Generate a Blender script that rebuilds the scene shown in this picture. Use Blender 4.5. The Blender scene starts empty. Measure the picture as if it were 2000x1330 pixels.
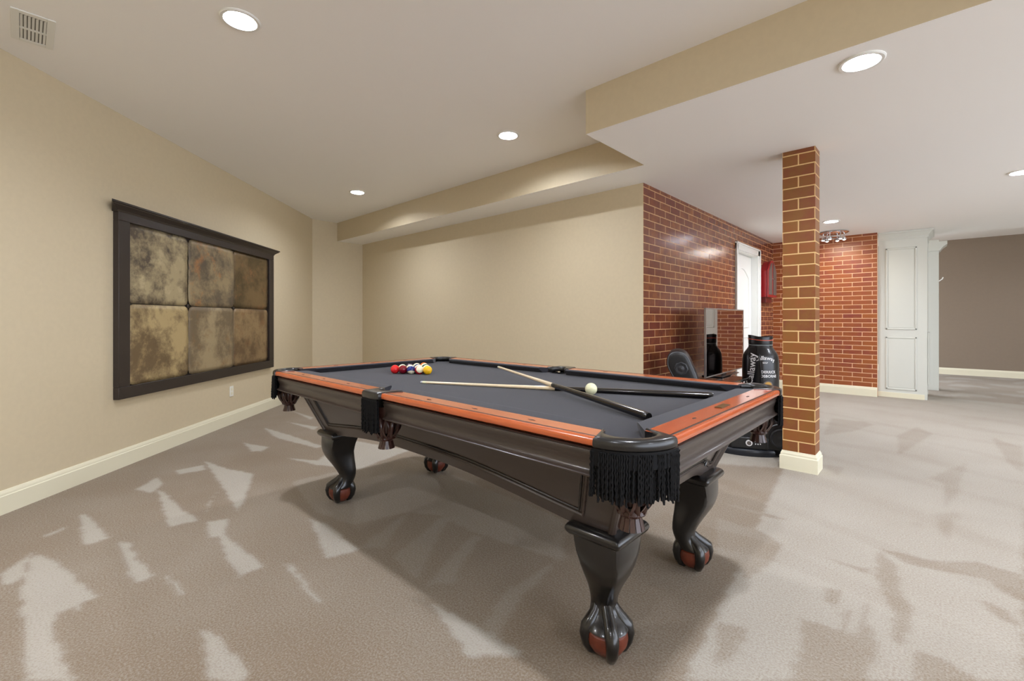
import bpy, bmesh, math, random
import numpy as np
from mathutils import Vector, Matrix
random.seed(7)
PI = math.pi
R = math.radians
scn = bpy.context.scene
C = scn.collection

# ------------------------------------------------------------------ camera
CAMZ = 1.17
cam_d = bpy.data.cameras.new('camera')
cam_d.sensor_width = 36.0
cam_d.lens = 16.0
cam_d.shift_y = -0.0205
cam_d.clip_start = 0.05
cam = bpy.data.objects.new('camera', cam_d)
cam.location = (0, 0, CAMZ)
cam.rotation_euler = (R(90), 0, R(43))
C.objects.link(cam)
scn.camera = cam

# ------------------------------------------------------------------ world, exposure
world = bpy.data.worlds.new('world')
scn.world = world
world.use_nodes = True
bg = world.node_tree.nodes['Background']
bg.inputs[0].default_value = (0.90, 0.97, 1.10, 1)
bg.inputs[1].default_value = 2.2
scn.view_settings.view_transform = 'Standard'
scn.view_settings.look = 'None'
scn.view_settings.gamma = 1.0
scn.view_settings.exposure = 0.92
LAMP = 410.0         # strength of the recessed lamps

# ------------------------------------------------------------------ material helpers
def srgb(r, g, b):
    f = lambda c: (c / 255 / 12.92) if c / 255 <= 0.04045 else ((c / 255 + 0.055) / 1.055) ** 2.4
    return (f(r), f(g), f(b), 1)

def mat(name, col, rough=0.5, metal=0.0, spec=0.5, coat=0.0, noise=0.0, nscale=8.0, bump=0.0, bscale=200.0, col2=None, stretch=None, sheen=0.0):
    m = bpy.data.materials.new(name)
    m.use_nodes = True
    nt = m.node_tree
    b = nt.nodes['Principled BSDF']
    b.inputs['Base Color'].default_value = col
    b.inputs['Roughness'].default_value = rough
    b.inputs['Metallic'].default_value = metal
    b.inputs['Specular IOR Level'].default_value = spec
    b.inputs['Coat Weight'].default_value = coat
    b.inputs['Coat Roughness'].default_value = 0.12
    b.inputs['Sheen Weight'].default_value = sheen
    tc = nt.nodes.new('ShaderNodeTexCoord')
    src = tc.outputs['Object']
    if stretch:
        mp = nt.nodes.new('ShaderNodeMapping')
        mp.inputs['Scale'].default_value = stretch
        nt.links.new(src, mp.inputs[0])
        src = mp.outputs[0]
    if noise > 0:
        n = nt.nodes.new('ShaderNodeTexNoise')
        n.inputs['Scale'].default_value = nscale
        n.inputs['Detail'].default_value = 5
        nt.links.new(src, n.inputs['Vector'])
        mx = nt.nodes.new('ShaderNodeMix')
        mx.data_type = 'RGBA'
        mx.inputs[6].default_value = col
        c2 = col2 or tuple(c * (1 - noise) for c in col[:3]) + (1,)
        mx.inputs[7].default_value = c2
        rp = nt.nodes.new('ShaderNodeMapRange')
        rp.inputs[1].default_value = 0.35
        rp.inputs[2].default_value = 0.65
        nt.links.new(n.outputs[0], rp.inputs[0])
        nt.links.new(rp.outputs[0], mx.inputs[0])
        nt.links.new(mx.outputs[2], b.inputs['Base Color'])
    if bump > 0:
        n2 = nt.nodes.new('ShaderNodeTexNoise')
        n2.inputs['Scale'].default_value = bscale
        n2.inputs['Detail'].default_value = 3
        nt.links.new(src, n2.inputs['Vector'])
        bp = nt.nodes.new('ShaderNodeBump')
        bp.inputs['Strength'].default_value = bump
        bp.inputs['Distance'].default_value = 0.002
        nt.links.new(n2.outputs[0], bp.inputs['Height'])
        nt.links.new(bp.outputs[0], b.inputs['Normal'])
    return m

def emit(name, col, strength):
    m = bpy.data.materials.new(name)
    m.use_nodes = True
    nt = m.node_tree
    nt.nodes.clear()
    e = nt.nodes.new('ShaderNodeEmission')
    e.inputs[0].default_value = col
    e.inputs[1].default_value = strength
    o = nt.nodes.new('ShaderNodeOutputMaterial')
    nt.links.new(e.outputs[0], o.inputs[0])
    return m

def brick_mat(name, bw, rh, c1, c2, mortar, msize, rough=0.35, tint=None):
    m = bpy.data.materials.new(name)
    m.use_nodes = True
    nt = m.node_tree
    b = nt.nodes['Principled BSDF']
    uv = nt.nodes.new('ShaderNodeUVMap')
    uv.uv_map = 'UVMap'
    # slight hand painted wobble of the joints
    wn = nt.nodes.new('ShaderNodeTexNoise'); wn.inputs['Scale'].default_value = 9
    nt.links.new(uv.outputs[0], wn.inputs['Vector'])
    ws = nt.nodes.new('ShaderNodeVectorMath'); ws.operation = 'SCALE'; ws.inputs['Scale'].default_value = 0.0022
    nt.links.new(wn.outputs[1], ws.inputs[0])
    wa = nt.nodes.new('ShaderNodeVectorMath'); wa.operation = 'ADD'
    nt.links.new(uv.outputs[0], wa.inputs[0]); nt.links.new(ws.outputs[0], wa.inputs[1])
    br = nt.nodes.new('ShaderNodeTexBrick')
    br.offset = 0.5; br.offset_frequency = 2; br.squash = 1.0
    br.inputs['Scale'].default_value = 1.0
    br.inputs['Brick Width'].default_value = bw
    br.inputs['Row Height'].default_value = rh
    br.inputs['Mortar Size'].default_value = msize
    br.inputs['Mortar Smooth'].default_value = 0.15
    br.inputs['Bias'].default_value = 0.0
    br.inputs['Color1'].default_value = c1
    br.inputs['Color2'].default_value = c2
    br.inputs['Mortar'].default_value = mortar
    nt.links.new(wa.outputs[0], br.inputs['Vector'])
    # mottled sponge paint over the bricks only
    n = nt.nodes.new('ShaderNodeTexNoise'); n.inputs['Scale'].default_value = 7; n.inputs['Detail'].default_value = 7; n.inputs['Roughness'].default_value = 0.65
    nt.links.new(uv.outputs[0], n.inputs['Vector'])
    mr = nt.nodes.new('ShaderNodeMapRange'); mr.inputs[1].default_value = 0.38; mr.inputs[2].default_value = 0.62; mr.inputs[3].default_value = 0.0; mr.inputs[4].default_value = 0.7
    nt.links.new(n.outputs[0], mr.inputs[0])
    inv = nt.nodes.new('ShaderNodeMath'); inv.operation = 'SUBTRACT'; inv.inputs[0].default_value = 1.0
    nt.links.new(br.outputs['Fac'], inv.inputs[1])
    mu = nt.nodes.new('ShaderNodeMath'); mu.operation = 'MULTIPLY'
    nt.links.new(mr.outputs[0], mu.inputs[0]); nt.links.new(inv.outputs[0], mu.inputs[1])
    mx = nt.nodes.new('ShaderNodeMix'); mx.data_type = 'RGBA'
    nt.links.new(mu.outputs[0], mx.inputs[0])
    nt.links.new(br.outputs['Color'], mx.inputs[6])
    mx.inputs[7].default_value = tint or tuple(0.62 * c for c in c1[:3]) + (1,)
    n3 = nt.nodes.new('ShaderNodeTexNoise'); n3.inputs['Scale'].default_value = 1.3
    nt.links.new(uv.outputs[0], n3.inputs['Vector'])
    nt.links.new(mx.outputs[2], b.inputs['Base Color'])
    bp = nt.nodes.new('ShaderNodeBump'); bp.inputs['Strength'].default_value = 0.35; bp.inputs['Distance'].default_value = 0.004
    sm = nt.nodes.new('ShaderNodeMath'); sm.operation = 'MULTIPLY_ADD'; sm.inputs[1].default_value = 0.35
    nt.links.new(n.outputs[0], sm.inputs[0]); nt.links.new(inv.outputs[0], sm.inputs[2])
    nt.links.new(sm.outputs[0], bp.inputs['Height'])
    nt.links.new(bp.outputs[0], b.inputs['Normal'])
    b.inputs['Roughness'].default_value = rough
    b.inputs['Specular IOR Level'].default_value = 0.55
    return m

def ball_mat(name, col, stripe):
    m = bpy.data.materials.new(name)
    m.use_nodes = True
    nt = m.node_tree
    b = nt.nodes['Principled BSDF']
    b.inputs['Roughness'].default_value = 0.08
    b.inputs['Coat Weight'].default_value = 0.4
    tc = nt.nodes.new('ShaderNodeTexCoord')
    sp = nt.nodes.new('ShaderNodeSeparateXYZ')
    nt.links.new(tc.outputs['Object'], sp.inputs[0])
    def absgt(sock, th):
        a = nt.nodes.new('ShaderNodeMath'); a.operation = 'ABSOLUTE'; nt.links.new(sock, a.inputs[0])
        g = nt.nodes.new('ShaderNodeMath'); g.operation = 'GREATER_THAN'; g.inputs[1].default_value = th
        nt.links.new(a.outputs[0], g.inputs[0]); return g.outputs[0]
    g0 = nt.nodes.new('ShaderNodeMath'); g0.operation = 'GREATER_THAN'; g0.inputs[1].default_value = 0.0235
    nt.links.new(sp.outputs[0], g0.inputs[0]); circ = g0.outputs[0]
    fac = circ
    if stripe:
        band = absgt(sp.outputs[2], 0.0155)
        mxm = nt.nodes.new('ShaderNodeMath'); mxm.operation = 'MAXIMUM'
        nt.links.new(band, mxm.inputs[0]); mxm.inputs[1].default_value = 0.0; fac = mxm.outputs[0]
    mx = nt.nodes.new('ShaderNodeMix'); mx.data_type = 'RGBA'
    mx.inputs[6].default_value = col
    mx.inputs[7].default_value = srgb(243, 236, 205)
    nt.links.new(fac, mx.inputs[0]); nt.links.new(mx.outputs[2], b.inputs['Base Color'])
    return m

# ------------------------------------------------------------------ mesh helpers
class MB:
    def __init__(s):
        s.v = []; s.f = []; s.m = []; s.uv = {}
    def add(s, vs, fs, mi=0):
        o = len(s.v)
        s.v += [tuple(v) for v in vs]
        for f in fs:
            s.f.append(tuple(i + o for i in f)); s.m.append(mi)
        return o
    def box(s, a, b, mi=0):
        x0, y0, z0 = a; x1, y1, z1 = b
        vs = [(x0, y0, z0), (x1, y0, z0), (x1, y1, z0), (x0, y1, z0), (x0, y0, z1), (x1, y0, z1), (x1, y1, z1), (x0, y1, z1)]
        s.add(vs, [(3, 2, 1, 0), (4, 5, 6, 7), (0, 1, 5, 4), (1, 2, 6, 5), (2, 3, 7, 6), (3, 0, 4, 7)], mi)
        return s
    def loft(s, rings, cap=True, closed=True, mi=0):
        n = len(rings[0]); vs = [p for r in rings for p in r]; fs = []
        for i in range(len(rings) - 1):
            for j in range(n if closed else n - 1):
                k = (j + 1) % n
                fs.append((i * n + j, i * n + k, (i + 1) * n + k, (i + 1) * n + j))
        if cap and closed:
            fs.append(tuple(reversed(range(n)))); fs.append(tuple((len(rings) - 1) * n + j for j in range(n)))
        s.add(vs, fs, mi); return s
    def tube(s, path, r, n=8, closed=False, cap=True, mi=0, flat=None):
        path = [Vector(p) for p in path]; N = len(path)
        rr = r if isinstance(r, (list, tuple)) else [r] * N
        rings = []
        prev = None
        for i, p in enumerate(path):
            if closed: t = path[(i + 1) % N] - path[i - 1]
            else: t = path[min(i + 1, N - 1)] - path[max(i - 1, 0)]
            if t.length < 1e-9: t = Vector((0, 0, 1))
            t.normalize()
            if prev is None:
                up = Vector((0, 0, 1)) if abs(t.z) < 0.9 else Vector((1, 0, 0))
                a = t.cross(up).normalized()
            else:
                a = (prev - t * prev.dot(t)).normalized()
            prev = a
            b = t.cross(a)
            fl = flat or 1.0
            rings.append([tuple(p + (a * math.cos(q) + b * math.sin(q) * fl) * rr[i]) for q in [2 * PI * k / n for k in range(n)]])
        if closed:
            rings.append(rings[0]); s.loft(rings, cap=False, mi=mi)
        else: s.loft(rings, cap=cap, mi=mi)
        return s
    def lathe(s, prof, c=(0, 0, 0), n=32, cap=False, mi=0, axis='z'):
        rings = []
        for r, z in prof:
            ring = []
            for k in range(n):
                q = 2 * PI * k / n
                if axis == 'z': ring.append((c[0] + r * math.cos(q), c[1] + r * math.sin(q), c[2] + z))
                else: ring.append((c[0] + r * math.cos(q), c[1] + z, c[2] + r * math.sin(q)))
            rings.append(ring)
        s.loft(rings, cap=cap, mi=mi); return s
    def prism(s, poly, z0, z1, mi=0):
        n = len(poly)
        vs = [(x, y, z0) for x, y in poly] + [(x, y, z1) for x, y in poly]
        fs = [tuple(reversed(range(n))), tuple(range(n, 2 * n))] + [(i, (i + 1) % n, n + (i + 1) % n, n + i) for i in range(n)]
        s.add(vs, fs, mi); return s
    def extrude(s, prof, P0, P1, out, up=(0, 0, 1), mi=0, cap=True):
        """profile (o, z) swept from P0 to P1; o measured along -out (inward)"""
        P0 = Vector(P0); P1 = Vector(P1); out = Vector(out); up = Vector(up)
        r0 = [tuple(P0 - out * o + up * z) for o, z in prof]
        r1 = [tuple(P1 - out * o + up * z) for o, z in prof]
        s.loft([r0, r1], cap=cap, mi=mi); return s
    def build(s, name, mats, parent=None, smooth=35, bevel=0, seg=2, loc=None, rot=None, subsurf=0):
        me = bpy.data.meshes.new(name)
        me.from_pydata(s.v, [], s.f)
        mats = mats if isinstance(mats, (list, tuple)) else [mats]
        for m in mats: me.materials.append(m)
        for p, mi in zip(me.polygons, s.m): p.material_index = mi
        bm = bmesh.new(); bm.from_mesh(me)
        bmesh.ops.recalc_face_normals(bm, faces=bm.faces)
        bm.to_mesh(me); bm.free()
        if smooth:
            me.polygons.foreach_set('use_smooth', [True] * len(me.polygons))
            me.set_sharp_from_angle(angle=R(smooth))
        o = bpy.data.objects.new(name, me)
        C.objects.link(o)
        if parent: o.parent = parent
        if loc is not None: o.location = loc
        if rot is not None: o.rotation_euler = rot
        if bevel:
            bv = o.modifiers.new('bevel', 'BEVEL'); bv.width = bevel; bv.segments = seg; bv.limit_method = 'ANGLE'; bv.angle_limit = R(40)
            bv.harden_normals = False
        if subsurf:
            sb = o.modifiers.new('sub', 'SUBSURF'); sb.levels = subsurf; sb.render_levels = subsurf
        return o

def thing(name, label, cat, loc=(0, 0, 0), rz=0, group=None):
    o = bpy.data.objects.new(name, None); C.objects.link(o)
    o.empty_display_size = 0.1
    o.location = loc; o.rotation_euler = (0, 0, rz)
    o['label'] = label; o['category'] = cat
    if group: o['group'] = group
    return o
def tag(o, label, cat, group=None):
    o['label'] = label; o['category'] = cat
    if group: o['group'] = group
    return o
def struct(o):
    o['kind'] = 'structure'; return o

def text_mesh(s, size, bold=0.0):
    cu = bpy.data.curves.new('txt', 'FONT'); cu.body = s; cu.size = size; cu.align_x = 'CENTER'; cu.align_y = 'CENTER'
    cu.offset = bold; cu.resolution_u = 3
    ob = bpy.data.objects.new('txt', cu); C.objects.link(ob)
    dg = bpy.context.evaluated_depsgraph_get()
    me = bpy.data.meshes.new_from_object(ob.evaluated_get(dg))
    vs = [tuple(v.co) for v in me.vertices]; fs = [tuple(p.vertices) for p in me.polygons]
    bpy.data.objects.remove(ob); bpy.data.curves.remove(cu); bpy.data.meshes.remove(me)
    return vs, fs

# ------------------------------------------------------------------ materials
M_wall = mat('tan_wall_paint', srgb(212, 197, 166), 0.55, noise=0.03, nscale=30, bump=0.08, bscale=300)
M_ceil = mat('white_ceiling_paint', srgb(249, 247, 243), 0.8, bump=0.05, bscale=250)
M_trim = mat('cream_trim_paint', srgb(232, 226, 200), 0.35)
M_white = mat('white_gloss_paint', srgb(236, 236, 230), 0.3)
M_cab = mat('pale_grey_green_paint', srgb(214, 215, 206), 0.4)
M_far = mat('dark_taupe_wall_paint', srgb(138, 122, 104), 0.6, noise=0.03, nscale=20)
M_black = mat('black_lacquered_wood', srgb(17, 15, 15), 0.28, coat=0.4)
M_body = mat('dark_umber_satin_wood', srgb(62, 52, 47), 0.36, coat=0.2, noise=0.08, nscale=6, stretch=(1, 6, 6))
M_bodyY = mat('dark_umber_satin_wood_end', srgb(62, 52, 47), 0.36, coat=0.2, noise=0.08, nscale=6, stretch=(6, 1, 6))
M_rail = mat('orange_cherry_wood', srgb(196, 96, 48), 0.22, coat=0.6, noise=0.3, nscale=10, col2=srgb(182, 86, 42), stretch=(1, 14, 14))
M_railY = mat('orange_cherry_wood_end', srgb(190, 88, 42), 0.2, coat=0.7, noise=0.3, nscale=10, col2=srgb(172, 76, 36), stretch=(14, 1, 14))
M_cloth = mat('black_billiard_cloth', srgb(47, 47, 53), 0.95, spec=0.1, noise=0.08, nscale=60, bump=0.1, bscale=900, sheen=0.15)
M_iron = mat('black_leather_casting', srgb(22, 21, 21), 0.3, coat=0.3)
M_fringe = mat('black_cord', srgb(5, 5, 7), 0.75, spec=0.25)
M_leather = mat('brown_oiled_leather', srgb(58, 32, 26), 0.35, coat=0.25)
M_claw = mat('red_brown_wood_ball', srgb(112, 50, 32), 0.35, coat=0.3, noise=0.3, nscale=30)
M_inlay = mat('dark_inlay_line', srgb(50, 28, 18), 0.4)
M_hole = mat('black_pocket_lining', srgb(8, 8, 9), 0.8)
M_chrome = mat('chrome', srgb(220, 220, 222), 0.12, metal=1.0)
M_maple = mat('pale_maple', srgb(240, 218, 182), 0.25, coat=0.5, noise=0.06, nscale=40, stretch=(1, 1, 1))
M_cuebutt = mat('black_cue_lacquer', srgb(18, 14, 14), 0.12, coat=0.8)
M_ivory = mat('ivory_resin', srgb(232, 230, 190), 0.1, coat=0.4)
M_frame = mat('black_brown_frame_wood', srgb(48, 40, 36), 0.42)
M_plate = mat('white_plastic', srgb(238, 236, 226), 0.4)
M_bag = mat('black_bag_vinyl', srgb(16, 16, 20), 0.3, coat=0.2)
M_print = mat('white_print', srgb(232, 230, 230), 0.5)
M_orange = mat('orange_piping', srgb(232, 104, 74), 0.5)
M_gaming = mat('black_vinyl_upholstery', srgb(20, 20, 23), 0.38, bump=0.15, bscale=60)
M_gamingbase = mat('dark_navy_plastic', srgb(26, 30, 38), 0.3)
M_gold = mat('gold_badge', srgb(206, 160, 84), 0.35, metal=0.4)
M_red = mat('red_painted_wood', srgb(150, 26, 32), 0.3, coat=0.3)
M_darkred = mat('dark_red_wood', srgb(92, 24, 20), 0.4)
M_grey = mat('grey_door_panel', srgb(92, 84, 80), 0.45)
M_mirror = mat('dark_reflective_glass', srgb(150, 140, 135), 0.02, metal=1.0)
M_grille = mat('grey_grille', srgb(118, 116, 108), 0.6)
M_lens = emit('lamp_lens', (0.93, 0.98, 1.09, 1), LAMP)
M_can = mat('white_reflector', srgb(240, 240, 240), 0.3)

# brick paint
M_brick_col = brick_mat('painted_brick_column', 0.218, 0.0856, srgb(148, 86, 40), srgb(124, 64, 40), srgb(226, 190, 132), 0.0046, 0.42, srgb(134, 92, 36))
M_brick_wall = brick_mat('painted_brick_side', 0.245, 0.0765, srgb(142, 84, 50), srgb(112, 58, 46), srgb(206, 160, 112), 0.0042, 0.2, srgb(98, 52, 44))
M_brick_back = brick_mat('painted_brick_back', 0.245, 0.0700, srgb(158, 88, 46), srgb(128, 58, 48), srgb(226, 184, 146), 0.0042, 0.35, srgb(150, 84, 38))

# carpet
def carpet_mat():
    m = bpy.data.materials.new('cut_pile_carpet'); m.use_nodes = True
    nt = m.node_tree; b = nt.nodes['Principled BSDF']
    b.inputs['Roughness'].default_value = 1.0; b.inputs['Specular IOR Level'].default_value = 0.05
    b.inputs['Sheen Weight'].default_value = 0.1
    at = nt.nodes.new('ShaderNodeAttribute'); at.attribute_name = 'nap'
    tc = nt.nodes.new('ShaderNodeTexCoord')
    n1 = nt.nodes.new('ShaderNodeTexNoise'); n1.inputs['Scale'].default_value = 130; n1.inputs['Detail'].default_value = 4; n1.inputs['Roughness'].default_value = 0.7
    nt.links.new(tc.outputs['Object'], n1.inputs['Vector'])
    n2 = nt.nodes.new('ShaderNodeTexNoise'); n2.inputs['Scale'].default_value = 1.6; n2.inputs['Detail'].default_value = 4
    nt.links.new(tc.outputs['Object'], n2.inputs['Vector'])
    # stronger tuft contrast where the pile lies flat
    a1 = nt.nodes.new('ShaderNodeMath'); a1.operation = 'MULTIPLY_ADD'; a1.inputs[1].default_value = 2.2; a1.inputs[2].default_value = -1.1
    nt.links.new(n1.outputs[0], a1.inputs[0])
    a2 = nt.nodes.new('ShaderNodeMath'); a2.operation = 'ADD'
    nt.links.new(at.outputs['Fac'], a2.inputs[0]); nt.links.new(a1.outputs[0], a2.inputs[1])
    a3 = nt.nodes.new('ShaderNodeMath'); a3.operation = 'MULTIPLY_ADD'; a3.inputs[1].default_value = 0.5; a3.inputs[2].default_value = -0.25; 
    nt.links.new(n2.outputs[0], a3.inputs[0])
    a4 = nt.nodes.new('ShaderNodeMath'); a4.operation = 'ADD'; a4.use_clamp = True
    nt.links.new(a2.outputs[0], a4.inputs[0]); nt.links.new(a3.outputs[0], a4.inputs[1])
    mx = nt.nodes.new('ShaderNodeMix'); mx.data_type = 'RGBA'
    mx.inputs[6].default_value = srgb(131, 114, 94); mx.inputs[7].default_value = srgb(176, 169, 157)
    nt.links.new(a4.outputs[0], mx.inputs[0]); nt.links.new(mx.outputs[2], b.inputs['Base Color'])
    bp = nt.nodes.new('ShaderNodeBump'); bp.inputs['Strength'].default_value = 0.6; bp.inputs['Distance'].default_value = 0.006
    nt.links.new(n1.outputs[0], bp.inputs['Height']); nt.links.new(bp.outputs[0], b.inputs['Normal'])
    return m
M_carpet = carpet_mat()

# ------------------------------------------------------------------ dimensions of the room
ZM, ZS, ZF = 2.795, 2.485, 2.86     # main ceiling, lowered ceiling, far room ceiling
XL, XB = -7.38, -2.06               # end of the back wall, plane of the brick side wall
YB, YS, YE = 4.06, 3.60, 8.80       # back wall, soffit face, brick end wall
XN, YN = -1.82, 2.72                # notch of the lowered ceiling
XR, YR0 = 4.5, -2.4                 # right wall, open rear of the modelled part
YFAR = 13.45

# vacuum marks in the carpet nap, outlines in metres on the floor
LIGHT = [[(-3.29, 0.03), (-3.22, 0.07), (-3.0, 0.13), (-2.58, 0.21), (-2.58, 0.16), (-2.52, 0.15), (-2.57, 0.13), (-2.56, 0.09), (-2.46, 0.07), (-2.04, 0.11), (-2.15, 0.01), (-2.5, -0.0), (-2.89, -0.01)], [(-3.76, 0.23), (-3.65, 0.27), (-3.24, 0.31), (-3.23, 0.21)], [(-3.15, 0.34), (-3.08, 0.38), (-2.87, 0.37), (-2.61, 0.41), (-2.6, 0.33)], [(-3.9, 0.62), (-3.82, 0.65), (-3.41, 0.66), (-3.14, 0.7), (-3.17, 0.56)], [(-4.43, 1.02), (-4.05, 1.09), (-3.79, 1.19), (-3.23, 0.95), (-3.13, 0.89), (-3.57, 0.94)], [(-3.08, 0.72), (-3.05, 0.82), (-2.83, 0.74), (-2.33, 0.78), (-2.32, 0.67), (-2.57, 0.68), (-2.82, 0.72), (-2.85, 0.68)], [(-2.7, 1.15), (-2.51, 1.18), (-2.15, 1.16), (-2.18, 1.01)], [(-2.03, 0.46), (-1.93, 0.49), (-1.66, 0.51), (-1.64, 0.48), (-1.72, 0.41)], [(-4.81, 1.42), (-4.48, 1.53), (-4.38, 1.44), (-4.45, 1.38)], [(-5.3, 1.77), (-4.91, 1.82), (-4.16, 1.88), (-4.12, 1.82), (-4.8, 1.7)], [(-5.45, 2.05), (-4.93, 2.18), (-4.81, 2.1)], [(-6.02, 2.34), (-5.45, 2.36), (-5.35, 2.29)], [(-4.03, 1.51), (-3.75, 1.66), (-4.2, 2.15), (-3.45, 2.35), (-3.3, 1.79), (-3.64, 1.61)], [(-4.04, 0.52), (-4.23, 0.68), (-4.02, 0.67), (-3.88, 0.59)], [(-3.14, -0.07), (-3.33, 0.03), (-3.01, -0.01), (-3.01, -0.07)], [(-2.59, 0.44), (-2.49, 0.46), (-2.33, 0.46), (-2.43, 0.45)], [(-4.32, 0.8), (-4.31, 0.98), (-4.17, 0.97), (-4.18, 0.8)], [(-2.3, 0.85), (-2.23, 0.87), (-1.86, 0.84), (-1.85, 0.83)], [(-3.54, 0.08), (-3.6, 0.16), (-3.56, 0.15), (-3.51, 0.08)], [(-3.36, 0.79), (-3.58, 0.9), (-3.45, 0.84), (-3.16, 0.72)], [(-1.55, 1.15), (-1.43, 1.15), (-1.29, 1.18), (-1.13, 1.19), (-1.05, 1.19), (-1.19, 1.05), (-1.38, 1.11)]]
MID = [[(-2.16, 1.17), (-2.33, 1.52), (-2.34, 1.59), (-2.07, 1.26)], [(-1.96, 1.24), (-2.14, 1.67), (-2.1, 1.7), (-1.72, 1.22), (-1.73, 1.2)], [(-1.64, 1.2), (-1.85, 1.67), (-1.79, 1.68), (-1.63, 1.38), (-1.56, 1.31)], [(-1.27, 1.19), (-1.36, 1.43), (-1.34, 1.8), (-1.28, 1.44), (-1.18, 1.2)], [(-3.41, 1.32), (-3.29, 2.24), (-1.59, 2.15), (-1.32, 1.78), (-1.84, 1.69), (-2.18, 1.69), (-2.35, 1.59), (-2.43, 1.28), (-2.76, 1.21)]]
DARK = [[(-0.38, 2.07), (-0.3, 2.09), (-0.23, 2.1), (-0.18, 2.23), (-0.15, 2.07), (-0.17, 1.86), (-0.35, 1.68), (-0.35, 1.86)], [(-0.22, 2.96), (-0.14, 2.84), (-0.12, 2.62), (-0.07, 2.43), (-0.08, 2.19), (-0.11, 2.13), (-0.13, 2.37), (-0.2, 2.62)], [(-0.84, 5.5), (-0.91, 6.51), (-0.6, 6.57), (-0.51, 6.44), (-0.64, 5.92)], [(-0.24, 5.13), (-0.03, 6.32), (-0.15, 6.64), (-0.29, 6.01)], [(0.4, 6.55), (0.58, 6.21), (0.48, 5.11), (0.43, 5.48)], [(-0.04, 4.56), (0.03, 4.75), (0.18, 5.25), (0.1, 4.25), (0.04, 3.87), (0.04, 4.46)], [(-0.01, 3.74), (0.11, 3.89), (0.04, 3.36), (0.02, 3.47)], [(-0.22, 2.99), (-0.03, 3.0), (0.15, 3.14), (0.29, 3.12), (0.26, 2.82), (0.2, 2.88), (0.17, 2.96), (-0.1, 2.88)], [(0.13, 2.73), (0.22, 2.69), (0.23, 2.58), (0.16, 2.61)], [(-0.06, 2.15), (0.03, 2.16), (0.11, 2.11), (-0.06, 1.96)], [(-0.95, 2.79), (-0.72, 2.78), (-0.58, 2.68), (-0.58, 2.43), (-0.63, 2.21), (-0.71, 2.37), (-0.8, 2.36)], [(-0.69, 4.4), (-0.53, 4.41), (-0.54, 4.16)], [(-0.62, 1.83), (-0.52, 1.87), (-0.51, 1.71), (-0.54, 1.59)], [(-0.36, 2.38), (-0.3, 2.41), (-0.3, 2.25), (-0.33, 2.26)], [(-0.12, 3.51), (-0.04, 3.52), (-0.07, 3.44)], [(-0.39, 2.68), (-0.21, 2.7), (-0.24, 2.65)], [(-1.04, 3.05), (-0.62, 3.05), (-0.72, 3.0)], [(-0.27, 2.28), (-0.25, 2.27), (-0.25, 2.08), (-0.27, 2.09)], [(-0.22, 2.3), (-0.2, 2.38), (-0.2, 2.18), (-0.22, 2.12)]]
REGION = [[(-1.58, 3.68), (-0.88, 4.07), (-0.68, 2.29), (-0.6, 1.45), (0.21, 2.21), (1.21, 12.88), (-1.22, 8.6), (-1.56, 4.58)]]

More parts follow.
